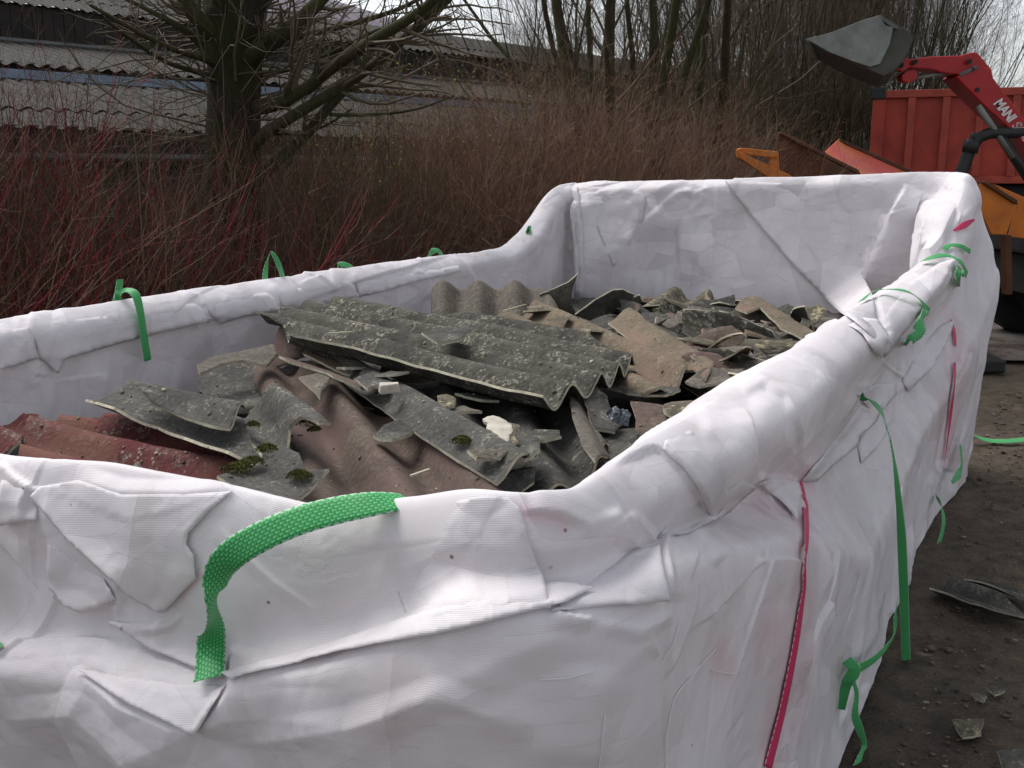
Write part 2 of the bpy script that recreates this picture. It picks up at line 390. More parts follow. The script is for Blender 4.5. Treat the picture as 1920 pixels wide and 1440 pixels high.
def smooth_interp(x, kx, ky):
    # monotone cubic (Fritsch-Carlson)
    h = np.diff(kx); d = np.diff(ky, axis=0)/h[:, None]; m = np.zeros_like(ky)
    m[1:-1] = np.where(d[:-1]*d[1:] > 0, 2*d[:-1]*d[1:]/np.where(np.abs(d[:-1]+d[1:]) < 1e-9, 1e-9, d[:-1]+d[1:]), 0)
    i = np.clip(np.searchsorted(kx, x)-1, 0, len(h)-1); t = ((x-kx[i])/h[i])[:, None]; hh = h[i][:, None]
    return (ky[i]*(1+2*t)*(1-t)**2 + m[i]*hh*t*(1-t)**2 + ky[i+1]*t*t*(3-2*t) + m[i+1]*hh*t*t*(t-1))
PR = smooth_interp(ARC, kx, ky)
zr, ri, rc, rb, md, mr, vd, vr, sdp, sr, br = PR.T
one = np.ones_like(zr)
CTRL = np.stack([np.stack(a, -1) for a in [
 (-.03*one, .45*one), (-.03*one, .80*one), (-.035*one, zr-.24), (ri*.6-.015, zr-.13), (ri, zr-.05), (rc, zr), (rb, zr-.06),
 (mr, zr-md), (vr, zr-vd), (sr-.018, zr-sdp+.014), (sr, zr-sdp-.02), ((sr+br)/2-.01, (zr-sdp)*.5), (br, .015*one)]], 1)   # cols,13,2
SPAN = [6, 8, 26, 22, 18, 18, 28, 44, 22, 10, 90, 60]
def loft(CTRL, SPAN):
    C = np.concatenate([2*CTRL[:, :1]-CTRL[:, 1:2], CTRL, 2*CTRL[:, -1:]-CTRL[:, -2:-1]], 1); out = []; ks = []
    for i in range(CTRL.shape[1]-1):
        p = [C[:, i+j] for j in range(4)]
        t = [np.zeros(len(C))]
        for j in range(3): t.append(t[-1]+np.maximum(np.linalg.norm(p[j+1]-p[j], axis=1), 1e-4)**.5)
        n = SPAN[i] + (1 if i == CTRL.shape[1]-2 else 0)
        for q in range(n):
            tt = t[1]+(t[2]-t[1])*q/SPAN[i]
            L = lambda a, b, ta, tb: ((tb-tt)/(tb-ta))[:, None]*a + ((tt-ta)/(tb-ta))[:, None]*b
            A1, A2, A3 = L(p[0], p[1], t[0], t[1]), L(p[1], p[2], t[1], t[2]), L(p[2], p[3], t[2], t[3])
            B1, B2 = L(A1, A2, t[0], t[2]), L(A2, A3, t[1], t[3])
            out.append(L(B1, B2, t[1], t[2])); ks.append(i+q/SPAN[i])
    return np.stack(out, 1), np.array(ks)
PF, KS = loft(CTRL, SPAN)
NC, NP = PF.shape[:2]
Sg = PATH[:, None, 0]+NRM[:, None, 0]*PF[..., 0]; Wg = PATH[:, None, 1]+NRM[:, None, 1]*PF[..., 0]
G = np.stack([Sg*ST+Wg*CT, Sg*CT-Wg*ST, PF[..., 1]], -1)
def normals(G):
    a = np.roll(G, -1, 0)-np.roll(G, 1, 0); b = np.gradient(G, axis=1)
    n = np.cross(a, b); n /= np.linalg.norm(n, axis=2, keepdims=True)+1e-12
    c = np.array([BW(cen[0], cen[1], 0)[0], BW(cen[0], cen[1], 0)[1], 0])
    mid = NP-30
    if ((G[:, mid]-c)*n[:, mid]).sum() < 0: n = -n
    return n
Nn = normals(G)
PLEN = np.concatenate([np.zeros((NC, 1)), np.cumsum(np.linalg.norm(np.diff(PF, axis=1), axis=2), 1)], 1)
UVx = np.repeat(ARC[:, None], NP, 1); UVy = PLEN
outer = KS[None, :] >= 5.0; outer = np.repeat(outer, NC, 0)
inner = ~outer
arcN = (ARC > arc_at('R', 1.40)); sideR = (ARC > arc_at('B', -.66)) & ~arcN
side_id = np.zeros(NC, int); side_id[ARC > arc_at('B', -2.90)] = 1; side_id[sideR] = 2; side_id[arcN] = 3
# broad sag and facets
amp = np.where(outer, 1.0, .9); roll = (side_id[:, None] == 2)*np.exp(-((KS[None, :]-6.2)/1.5)**4); amp = amp*(1-.82*roll)
depthf = np.clip((KS[None, :]-5)/3, 0, 1)
disp = np.zeros((NC, NP))
disp += amp*.022*crumple(UVx, UVy, .36, 11, .5, .08)*np.clip(np.abs(KS[None, :]-5.1)/1.2, .22, 1)
disp += amp*.0055*crumple(UVx, UVy*1.0, .15, 23, -.6, .08)*np.clip(.5+.9*vnoise(UVx*1.7, UVy*1.7, 4), .1, 1.3)
disp += (1-.8*roll)*.0020*crumple(UVx, UVy, .045, 31, .9, .5)*np.clip(.3+1.2*vnoise(UVx*3.1, UVy*3.1, 41), 0, 1.2)
disp += .0008*crumple(UVx, UVy*1.6, .022, 37, .2, .6)*np.clip(.1+1.5*vnoise(UVx*2.3, UVy*2.3, 47), 0, 1.2)
# small gathers running over the roll of the right side and the near end
g1 = np.abs(vnoise(UVx*34 + 4*vnoise(UVx*3, UVy*3, 3), UVy*2.6+UVx*3, 8))*np.clip(.4+1.3*vnoise(UVx*4, UVy*2, 77), 0, 1)
disp += np.where(side_id[:, None] == 2, .0024, .0010)*(g1-.2)*np.exp(-((KS[None, :]-6.1)/1.1)**2)
# long shallow pull lines on the lower body
g2 = np.abs(vnoise(UVx*5+UVy*5.5, UVy*1.1-UVx*.6, 15))
disp += .006*(.4-g2)*np.clip((KS[None, :]-9.5)/1.5, 0, 1)
# long straight creases pressed into the cloth while it was folded up
cr_ = random.Random(21); UL = UVy.max()
for q in range(520):
    ua, va = cr_.uniform(0, LTOT), cr_.uniform(.25, UL); L_c = cr_.uniform(.10, .55); an = cr_.choice([.6, 2.4, 1.2, 0.1, 1.57])+cr_.gauss(0, .3)
    dx, dy = cos(an), sin(an); w1_ = cr_.uniform(.003, .007); w2_ = cr_.uniform(.02, .09); hh = w2_*cr_.uniform(.08, .20)*cr_.choice([1, 1, -1])
    ci = np.where(np.abs(ARC-ua) < L_c)[0]
    if len(ci) == 0: continue
    c0, c1 = ci[0], ci[-1]+1; X_ = UVx[c0:c1]-ua; Y_ = UVy[c0:c1]-va; al_ = X_*dx+Y_*dy; d_ = X_*dy-Y_*dx + .012*np.sin(al_*9+q)
    f_ = np.where(d_ > 0, np.clip(1-d_/w2_, 0, 1), np.clip(1+d_/w1_, 0, 1))*np.clip((L_c/2-np.abs(al_))/(L_c*.3), 0, 1)
    disp[c0:c1] += hh*f_*(1-.75*roll[c0:c1])
PX, PYY = proj(G)
view = G-np.array(CAM); view /= np.linalg.norm(view, axis=2, keepdims=True)
facing = -(view*Nn).sum(2)
# (kind, polyline in photo pixels, height mm, width on the right-hand side, width on the left-hand side, power)
FEAT = [
 # near end -----------------------------------------------------------------
 ('N', [(0,865),(30,895),(80,925)], 8, 60, 6, 1),
 ('N', [(150,897),(230,922),(350,925),(440,918)], 7, 50, 26, 1),
 ('N', [(0,985),(40,975),(75,975)], 5, 5, 50, 1),
 ('N', [(225,1118),(160,1145),(120,1130),(95,1100)], 8, 70, 5, 1),
 ('N', [(62,950),(90,1020),(100,1100)], 6, 28, 40, 1.3),
 ('N', [(205,1165),(270,1180),(330,1170),(345,1150)], 9, 5, 60, 1),
 
 ('N', [(320,1130),(300,1215)], 5, 16, 16, 1),
 ('N', [(0,1207),(140,1203),(230,1206)], 7, 30, 12, 1),
 
 ('N', [(640,1160),(600,1020),(640,960)], 3, 90, 90, 1.2),
 ('N', [(700,1140),(720,1030),(705,965)], 2.5, 30, 40, 1.2),
 ('N', [(440,1210),(430,1300),(375,1375)], 8, 14, 90, 1),
 ('N', [(140,1255),(250,1320),(375,1375)], 9, 110, 10, 1),
 ('N', [(640,1370),(950,1230),(1090,1175)], 7, 60, 150, 1),
 ('N', [(1000,1360),(830,1300),(640,1370),(420,1405)], 8, 40, 140, 1.2),
 ('N', [(230,1420),(420,1350),(640,1360)], 6, 60, 60, 1),
 ('N', [(0,1350),(150,1330),(300,1440)], 8, 90, 40, 1),
 ('N', [(880,1240),(960,1330),(1040,1440)], 5, 70, 60, 1),
 # the near right corner -------------------------------------------------------
 ('O', [(985,955),(1050,965),(1090,985),(1112,1010)], 10, 6, 60, 1),
 
 ('O', [(1030,1150),(1110,1165)], 10, 26, 8, 1),
 
 ('O', [(1180,960),(1240,1030),(1238,1120)], 10, 60, 18, 1),
 ('O', [(1150,950),(1190,1030),(1205,1050)], 8, 60, 24, 1),
 
 ('O', [(1245,1130),(1238,1020)], 7, 60, 9, 1),
 ('O', [(1320,1020),(1285,1005),(1240,1040)], 8, 40, 30, 1),
 
 ('O', [(1120,1165),(1190,1180),(1260,1150)], 6, 24, 14, 1),
 ('O', [(1190,1180),(1240,1230)], 4, 14, 14, 1),
 ('O', [(1120,1245),(1112,1330),(1105,1440)], 10, 120, 60, 1.2),
 # right side -----------------------------------------------------------------
 ('O', [(1328,972),(1310,930),(1275,882),(1235,845),(1220,843),(1150,872)], 9, 110, 4, 1),
 
 ('O', [(1485,975),(1450,935),(1415,905)], 10, 60, 8, 1),
 
 ('O', [(1350,1060),(1310,1012),(1282,1003)], 7, 50, 12, 1),
 ('O', [(1500,900),(1412,890),(1395,765)], 14, 8, 90, 1),
 ('O', [(1500,902),(1470,830),(1440,770),(1405,757)], 10, 44, 60, 1),
 ('O', [(1500,902),(1490,800),(1470,745),(1430,720),(1390,735)], 9, 70, 9, 1),
 ('O', [(1300,715),(1330,790),(1325,830)], 4, 20, 40, 1),
 ('O', [(1500,900),(1555,830),(1620,748)], 11, 6, 110, 1),
 
 
 ('O', [(1395,905),(1440,940),(1480,920),(1500,905)], 6, 30, 10, 1),
 ('O', [(1625,640),(1650,672),(1700,622),(1765,540),(1790,490)], 14, 6, 130, 1),
 
 ('O', [(1670,738),(1672,720),(1645,715),(1600,725)], 7, 5, 30, 1),
 ('O', [(1620,830),(1660,790),(1672,740),(1720,700),(1752,660)], 12, 6, 70, 1),
 ('O', [(1765,640),(1745,690),(1690,740),(1675,735)], 8, 60, 20, 1),
 ('O', [(1760,740),(1770,640),(1783,560),(1805,500)], 16, 18, 90, 1),
 ('O', [(1700,900),(1730,820),(1790,700),(1815,600)], 14, 50, 50, 1),
 ('O', [(1768,860),(1790,760),(1800,660)], 14, 60, 10, 1),
 ('O', [(1740,890),(1770,920),(1760,865)], 10, 20, 30, 1),
 ('O', [(1836,520),(1860,560),(1885,580)], 8, 40, 40, 1),
 ('O', [(1800,400),(1830,440),(1870,470)], 10, 50, 30, 1),
 ('O', [(1760,460),(1790,420),(1835,380),(1838,350)], 12, 14, 50, 1),
 ('O', [(1780,510),(1790,440),(1825,450)], 10, 50, 10, 1),
 ('O', [(1830,560),(1815,640),(1840,700)], 10, 40, 30, 1),
 
 
 # inner back wall --------------------------------------------------------------
 
 ('B', [(1700,345),(1640,470),(1620,520),(1605,580)], 26, 6, 200, 1),
 ('B', [(1775,360),(1690,430),(1622,525)], 18, 60, 120, 1),
 ('B', [(1540,470),(1590,500),(1620,492),(1540,455)], 9, 30, 18, 1),
 ('B', [(1545,530),(1580,535),(1610,540)], 7, 25, 12, 1),
 ('B', [(1640,590),(1590,540),(1540,500)], 9, 20, 50, 1),
 ('B', [(1235,385),(1180,460),(1135,520),(1110,570)], 13, 90, 45, 1),
 ('B', [(1200,352),(1212,368),(1205,420),(1150,500)], 10, 70, 60, 1),
 ('B', [(1280,560),(1225,555),(1270,500),(1280,455),(1262,430),(1205,428)], 12, 90, 6, 1),
 ('B', [(1262,430),(1250,400),(1235,385)], 9, 60, 60, 1),
 ('B', [(1235,560),(1150,500),(1140,495)], 10, 50, 60, 1),
 ('B', [(1110,360),(1120,420),(1150,500)], 16, 60, 60, 1),
 ('B', [(1280,430),(1310,405),(1340,398)], 4, 14, 14, 1), ('B', [(1262,432),(1295,440),(1330,432),(1420,425)], 5, 26, 8, 1),
 ('B', [(1290,400),(1310,380),(1320,360)], 4, 12, 8, 1), ('B', [(1270,470),(1300,458),(1335,442)], 4, 12, 10, 1),
 ('B', [(1280,482),(1310,470),(1335,472)], 4, 10, 12, 1), ('B', [(1300,450),(1320,420),(1345,410)], 4, 12, 9, 1),
 ('B', [(1275,510),(1310,498),(1338,500)], 4, 12, 9, 1), ('B', [(1230,360),(1260,345),(1290,340)], 4, 12, 9, 1),
 ('B', [(1245,380),(1275,360),(1300,358)], 4, 12, 9, 1), ('B', [(1280,350),(1300,365),(1330,350)], 4, 12, 9, 1),
 ('B', [(1335,555),(1337,440),(1348,335)], 3, 7, 7, 1),
 ('B', [(1450,400),(1520,370),(1600,345)], 5, 60, 30, 1), ('B', [(1370,560),(1450,540),(1560,560)], 5, 40, 40, 1),
 # left back corner pleats and the slope of the left rim
 ('B', [(1096,575),(1092,470),(1080,360)], 30, 40, 9, 1),
 ('B', [(1062,350),(1075,400),(1088,470),(1090,575)], 26, 9, 70, 1),
 ('L', [(1060,352),(1030,430),(1000,560)], 16, 40, 60, 1),
 ('L', [(1050,480),(1030,520),(1020,580)], 12, 60, 14, 1),
 ('L', [(975,570),(990,500),(1020,440),(1010,425)], 12, 20, 40, 1),
 # left side inner flap with its hem and pleats
 ('L', [(900,478),(850,478),(660,530),(520,578),(380,597),(240,637),(110,672),(60,668),(0,690)], 13, 150, 4, 1),
 ('L', [(0,605),(40,640),(62,700),(70,672)], 9, 30, 6, 1), ('L', [(30,598),(60,660),(75,690)], 7, 10, 14, 1),
 ('L', [(330,550),(375,560),(390,600),(372,575)], 7, 14, 6, 1), ('L', [(420,555),(415,585),(385,600)], 5, 6, 18, 1),
 ('L', [(345,552),(365,570),(372,620)], 6, 20, 6, 1), ('L', [(505,535),(520,552),(525,590)], 6, 20, 6, 1),
 ('L', [(660,515),(668,560)], 5, 12, 5, 1), ('L', [(720,520),(722,560)], 5, 5, 14, 1), ('L', [(775,500),(800,520),(812,560)], 7, 24, 6, 1),
 ('L', [(840,478),(870,500),(900,540)], 7, 20, 8, 1), ('L', [(470,600),(440,640),(425,650)], 4, 12, 18, 1), ('L', [(560,590),(600,640)], 4, 20, 20, 1),
 ('L', [(150,720),(220,690),(330,660)], 6, 60, 40, 1), ('L', [(60,700),(90,760),(80,790)], 6, 30, 30, 1),
]
for kd, pl, h, wr_, wl_, pw in FEAT:
    P = np.array(pl, float); W = max(wr_, wl_)
    m = (PX > P[:, 0].min()-W) & (PX < P[:, 0].max()+W) & (PYY > P[:, 1].min()-W) & (PYY < P[:, 1].max()+W) & (facing > .03)
    if kd == 'N': m &= outer & (side_id[:, None] == 3) | (m & outer & (PX < 1120) & (side_id[:, None] == 2) & (np.array(KS)[None, :] < 5))
    elif kd == 'O': m &= outer
    elif kd == 'B': m &= inner & ((side_id[:, None] == 1) | (side_id[:, None] == 2) & (UVx < arc_at('R', 5.6)) | (side_id[:, None] == 0) & (UVx > arc_at('L', 6.1)))
    elif kd == 'L': m &= inner & ((side_id[:, None] == 0) | (side_id[:, None] == 1) & (UVx < arc_at('B', -2.75)))
    if not m.any(): continue
    x = PX[m]; y = PYY[m]; best = np.full(len(x), 1e9); sg = np.zeros(len(x)); al = np.zeros(len(x))
    seg = np.linalg.norm(np.diff(P, axis=0), axis=1); cum = np.concatenate([[0], np.cumsum(seg)])
    for i in range(len(P)-1):
        a, b = P[i], P[i+1]; d = b-a; L2 = (d**2).sum(); t = np.clip(((x-a[0])*d[0]+(y-a[1])*d[1])/L2, 0, 1)
        qx = x-a[0]-t*d[0]; qy = y-a[1]-t*d[1]; dd = np.hypot(qx, qy); cr = d[0]*(y-a[1])-d[1]*(x-a[0])
        up = dd < best-1e-6; best[up] = dd[up]; sg[up] = np.sign(cr[up]); al[up] = (cum[i]+t[up]*seg[i])/cum[-1]
    wid = np.where(sg > 0, wr_, wl_); f = np.clip(1-best/wid, 0, 1)**pw
    tap = np.clip(np.minimum(al, 1-al)/.16, 0, 1)**.8
    # a fold fades out at its ends instead of stopping
    f = f*tap
    sgn = {'N': 1.7, 'O': 1.25, 'B': 2.4, 'L': 1.3}[kd]
    disp[m] += sgn*h*.001*f*np.clip(facing[m]/.15, 0, 1)
Gd = G + Nn*disp[..., None]
idx = np.arange(NC*NP).reshape(NC, NP); nx = np.roll(idx, -1, 0)
FACES = np.stack([idx[:, :-1], nx[:, :-1], nx[:, 1:], idx[:, 1:]], -1).reshape(-1, 4)
bag = empty('bulk_bag', BW(cen[0], cen[1], 0))
tag(bag, 'large white woven bulk bag draped over a container and filled with broken corrugated sheets', 'bulk bag')
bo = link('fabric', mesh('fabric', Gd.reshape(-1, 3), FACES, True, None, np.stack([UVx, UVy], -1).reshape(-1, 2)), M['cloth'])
bpy.context.view_layer.update()
def adopt(o, root):
    o.parent = root; o.matrix_parent_inverse = Matrix.Translation(-root.location)
adopt(bo, bag)
# pink dye that has run out of the red seam straps into the cloth
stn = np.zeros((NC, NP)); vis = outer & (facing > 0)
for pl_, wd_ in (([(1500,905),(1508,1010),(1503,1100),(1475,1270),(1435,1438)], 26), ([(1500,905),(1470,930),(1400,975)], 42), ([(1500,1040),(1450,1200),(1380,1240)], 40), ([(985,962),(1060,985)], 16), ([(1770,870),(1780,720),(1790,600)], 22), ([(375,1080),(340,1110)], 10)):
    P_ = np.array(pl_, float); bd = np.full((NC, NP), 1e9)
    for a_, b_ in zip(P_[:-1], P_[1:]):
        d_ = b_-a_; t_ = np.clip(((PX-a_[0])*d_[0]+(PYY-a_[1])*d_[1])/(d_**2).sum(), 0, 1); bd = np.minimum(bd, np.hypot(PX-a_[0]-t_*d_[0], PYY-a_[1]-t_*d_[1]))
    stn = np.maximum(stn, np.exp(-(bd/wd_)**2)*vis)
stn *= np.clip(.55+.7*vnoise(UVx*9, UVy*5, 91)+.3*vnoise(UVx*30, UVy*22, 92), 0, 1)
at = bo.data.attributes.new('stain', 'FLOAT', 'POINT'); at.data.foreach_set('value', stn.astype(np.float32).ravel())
# coarse copy of the surface for picking points on it
cs_ = np.arange(0, NC, 2); ps_ = np.arange(0, NP, 2); sub = Gd[np.ix_(cs_, ps_)]; nc2, np2 = sub.shape[:2]
i2 = np.arange(nc2*np2).reshape(nc2, np2); n2 = np.roll(i2, -1, 0)
BV = BVHTree.FromPolygons([tuple(v) for v in sub.reshape(-1, 3).tolist()], np.stack([i2[:, :-1], n2[:, :-1], n2[:, 1:], i2[:, 1:]], -1).reshape(-1, 4).tolist())
def hit(u, v):
    d = ray(u, v).normalized(); p, n, i, t = BV.ray_cast(CAM, d)
    if p is None: p = PZ(u, v, 1.2); n = Vector((0, 0, 1)); print('MISS', u, v)
    if n.dot(d) > 0: n = -n
    return p, n

def flap(name, pts, seed=1, extra=None, wid=.02):
    """A folded-over piece of the cloth lying on the bag: (u, v, lift in mm) outline; lifted edges are free, sunk edges join the bag."""
    rnd = random.Random(seed); B = []
    for i in range(len(pts)):
        a = pts[i]; b = pts[(i+1) % len(pts)]; L = math.hypot(b[0]-a[0], b[1]-a[1]); n = max(1, int(L/5.5))
        for j in range(n):
            t = j/n; e = .22*rnd.gauss(0, 1) if j else 0
            B.append((a[0]+(b[0]-a[0])*t+e, a[1]+(b[1]-a[1])*t+e*.7, a[2]+(b[2]-a[2])*t))
    B = np.array(B); V = [Vector((float(x), float(y))) for x, y, _ in B]; nb = len(V); poly = [tuple(p) for p in B[:, :2]]
    def ins(x, y):
        c = False; j = nb-1
        for i in range(nb):
            if (poly[i][1] > y) != (poly[j][1] > y) and x < (poly[j][0]-poly[i][0])*(y-poly[i][1])/(poly[j][1]-poly[i][1])+poly[i][0]: c = not c
            j = i
        return c
    for x in np.arange(B[:, 0].min()+3, B[:, 0].max(), 6):
        for y in np.arange(B[:, 1].min()+3, B[:, 1].max(), 6):
            if ins(x, y) and np.hypot(B[:, 0]-x, B[:, 1]-y).min() > 4.2: V.append(Vector((float(x), float(y))))
    r = delaunay_2d_cdt(V, [(i, (i+1) % nb) for i in range(nb)], [], 1, 1e-4); Q = np.array([tuple(v) for v in r[0]])
    F2 = [tuple(f) for f in r[2] if len(f) == 3 and ins(*(Q[list(f)].mean(0)))]
    P = []; NN_ = []
    for q in Q:
        p, n = hit(q[0], q[1]); P.append(tuple(p)); NN_.append(tuple(n))
    P = np.array(P); N_ = np.array(NN_)
    # average the normals so the piece stays flat, and relax its middle
    d = np.hypot(Q[:, None, 0]-B[None, :, 0], Q[:, None, 1]-B[None, :, 1]); w = 1/(d+1.5)**2; lift = (w*B[None, :, 2]).sum(1)/w.sum(1); db = d.min(1); lift = np.where(lift > 5, lift*(.8+.2*np.clip(db/5, 0, 1))*.8, np.where(lift < 0, lift*2.6, lift))
    dq = np.hypot(Q[:, None, 0]-Q[None, :, 0], Q[:, None, 1]-Q[None, :, 1]); wn = np.exp(-(dq/30)**2); Ns = wn@N_; Ns /= np.linalg.norm(Ns, axis=1)[:, None]
    dist = np.linalg.norm(P-np.array(CAM), axis=1)
    # pull the sheet towards the mean depth so it bridges small dents
    md_ = (wn@dist)/wn.sum(1); k = .65; dirv = (P-np.array(CAM))/dist[:, None]; P = np.array(CAM)+dirv*(dist*(1-k)+np.minimum(md_, dist+.004)*k)[:, None]
    X = P + Ns*(lift*.001*1.1 + .0022*crumple(Q[:, 0], Q[:, 1], 38, seed) + .0016)[:, None]
    n = len(X); X2 = X - Ns*.0008; sc = dist.mean()/F
    F2 = [f if Vector(np.cross(X[f[1]]-X[f[0]], X[f[2]]-X[f[0]])).dot(Vector(Ns[f[0]])) > 0 else f[::-1] for f in F2]
    ec = {(a, b) for f in F2 for a, b in ((f[0], f[1]), (f[1], f[2]), (f[2], f[0]))}; side = [(a, b) for a, b in ec if (b, a) not in ec]
    Fc = F2+[(f[2]+n, f[1]+n, f[0]+n) for f in F2]+[(a, a+n, b+n, b) for a, b in side]
    me = mesh(name, np.vstack([X, X2]), Fc, False, None, np.vstack([Q, Q])*sc)
    sm = np.ones(len(Fc), bool); sm[2*len(F2):] = False; me.polygons.foreach_set('use_smooth', sm)
    adopt(link(name, me, M['cloth']), bag)
FL = [
 [(62,930,9),(75,912,3),(150,900,1),(230,927,0),(345,926,0),(440,922,3),(400,955,12),(362,998,17),(358,1018,17),(372,1038,17),(376,1080,17),(345,1110,15),(318,1140,13),(300,1142,14),(250,1112,14),(190,1062,13),(110,985,12)],
 [(800,965,-3),(850,940,-2),(915,930,2),(955,934,7),(975,955,13),(990,1005,16),(1012,1080,16),(1032,1148,13),(900,1150,4),(760,1168,-3),(720,1060,-4),(760,985,-4)],
 [(415,1262,1),(600,1205,-3),(760,1152,-3),(900,1112,-3),(1030,1092,-1),(1112,1107,8),(1060,1140,15),(1000,1153,18),(850,1184,18),(640,1232,18),(440,1278,14)],
 [(207,1163,9),(250,1168,1),(330,1160,-1),(350,1150,-2),(385,1200,-2),(430,1262,4),(415,1277,13),(345,1245,15),(290,1217,13)],
 [(225,1118,12),(190,1136,12),(160,1146,12),(125,1133,9),(96,1102,7),(90,1020,2),(130,1030,-2),(190,1075,-3)],
 [(0,985,10),(45,975,11),(75,973,9),(72,940,3),(40,905,-2),(0,900,-2)],
 [(140,1255,8),(200,1262,-1),(330,1280,-2),(425,1285,0),(410,1320,12),(375,1378,17),(310,1350,15),(250,1322,14),(200,1292,12)],
 [(1500,900,9),(1560,830,0),(1622,752,0),(1655,752,3),(1640,790,15),(1607,815,20),(1600,838,18),(1568,862,18),(1525,902,12)],
 [(1622,792,0),(1648,778,4),(1658,812,14),(1640,840,16),(1612,870,10),(1607,838,0)],
 [(1790,488,8),(1768,530,20),(1740,565,22),(1700,610,22),(1650,670,22),(1635,655,10),(1625,630,0),(1640,595,-4),(1700,532,-4),(1760,492,-4)],
 [(1590,610,-1),(1620,596,1),(1645,602,5),(1658,625,12),(1665,648,20),(1655,640,18),(1645,672,20),(1632,660,16),(1615,630,8)],
 [(1415,905,12),(1450,895,0),(1495,905,2),(1500,925,4),(1486,978,20),(1450,940,20)],
 [(1230,1008,4),(1285,1003,10),(1330,975,14),(1360,955,14),(1412,908,16),(1395,900,0),(1330,930,-3),(1270,962,-3)],
 [(1030,1150,3),(1110,1143,8),(1180,1140,16),(1242,1128,18),(1240,1070,16),(1237,1025,8),(1180,1035,-2),(1100,1088,-3)],
 
 [(1357,338,6),(1430,430,18),(1500,510,20),(1590,600,20),(1645,650,16),(1640,560,-1),(1618,520,-4),(1650,440,-5),(1690,352,-5),(1500,345,-4)],
 [(1605,738,-1),(1640,720,1),(1674,716,14),(1676,740,17),(1655,762,17),(1635,780,10)],
 [(1790,600,2),(1775,640,14),(1745,690,16),(1700,735,16),(1690,715,2),(1720,660,-3),(1765,610,-3)],
 [(1238,846,4),(1276,882,12),(1311,930,13),(1330,972,11),(1370,930,-3),(1360,860,-4),(1300,800,-4),(1250,820,-2)],
]
FL += [
 [(-20,625,-2),(0,622,-2),(55,612,-1),(62,640,3),(66,672,9),(30,684,9),(-20,697,9)],
 [(58,612,-2),(150,598,-2),(250,585,-2),(365,568,-2),(378,580,3),(392,603,11),(300,622,10),(240,638,10),(118,672,10),(106,700,12),(72,668,8)],
 [(372,566,-2),(420,560,-2),(500,548,-2),(515,560,4),(524,582,11),(460,592,10),(412,606,12),(398,596,8)],
 [(518,545,-2),(600,535,-2),(655,527,-2),(662,535,4),(668,556,10),(600,571,10),(530,587,10)],
 [(664,526,-2),(740,517,-2),(815,505,-2),(860,497,-2),(862,510,6),(780,528,10),(720,545,10),(672,557,10)],
 [(1100,365,-6),(1135,350,-4),(1200,356,0),(1212,370,14),(1205,420,12),(1150,500,6),(1115,420,-4)],
 
 
 
 
 
 [(1072,352,-4),(1085,352,2),(1092,420,22),(1096,500,26),(1094,580,20),(1075,590,-3),(1078,470,-6)],
]
for i, f in enumerate(FL): flap('folded_flap', f, 40+i)

# ------------------------------------------------------------------ straps
def ribbon(name, P, N, width, mat, parent=None, th=.0014, n=14, twist=None):
    """P: centre points, N: facing normals, width in metres (one value or one per point)."""
    Wd = width if isinstance(width, (list, tuple)) else [width]*len(P)
    A = catmull(np.hstack([np.array([tuple(p) for p in P]), np.array([tuple(q) for q in N]), np.array(Wd)[:, None]]), n)
    C, Q, w = A[:, :3], A[:, 3:6], A[:, 6]
    t = np.gradient(C, axis=0); t /= np.linalg.norm(t, axis=1)[:, None]+1e-9
    r = np.cross(t, Q); r /= np.linalg.norm(r, axis=1)[:, None]+1e-9; q = np.cross(r, t)
    k = 7; us = np.linspace(-.5, .5, k)
    L = np.concatenate([[0], np.cumsum(np.linalg.norm(np.diff(C, axis=0), axis=1))])
    V = []; UV = []
    for sgn in (1, -1):
        for j in us:
            bow = (1-(2*j)**2)*.03
            V.append(C + r*(w*j)[:, None] + q*(sgn*th/2 + bow*w*0.6)[:, None] if False else C + r*(w*j)[:, None] + q*(sgn*th/2 + bow*w)[:, None])
            UV.append(np.stack([np.full(len(C), j+.5), L], -1))
    m = len(C); V = np.concatenate(V); UV = np.concatenate(UV); Fc = []
    for j in range(k-1):
        for i in range(m-1):
            a, b = j*m+i, (j+1)*m+i; Fc.append((a, b, b+1, a+1)); o = k*m; Fc.append((o+a, o+a+1, o+b+1, o+b))
    for i in range(m-1):
        Fc.append((i, i+1, k*m+i+1, k*m+i)); a = (k-1)*m+i; Fc.append((a, k*m+a, k*m+a+1, a+1))
    for e in (0, m-1):
        for j in range(k-1): Fc.append((j*m+e, (j+1)*m+e, k*m+(j+1)*m+e, k*m+j*m+e))
    o = link(name, mesh(name, V, np.array(Fc), True, None, UV), mat)
    if parent: adopt(o, parent)
    return o
def on(u, v, lift=.003):
    p, n = hit(u, v); return p+n*lift, n
def strap_on(name, px, width, mat, lift=.004, avg=None):
    P, N = zip(*[on(u, v, lift) for u, v in px])
    if avg is not None: N = [(n*(1-avg[3])+Vector(avg[:3])*avg[3]).normalized() for n in N]
    return ribbon(name, P, N, width, mat, bag)
back = lambda P: (CAM-P).normalized()
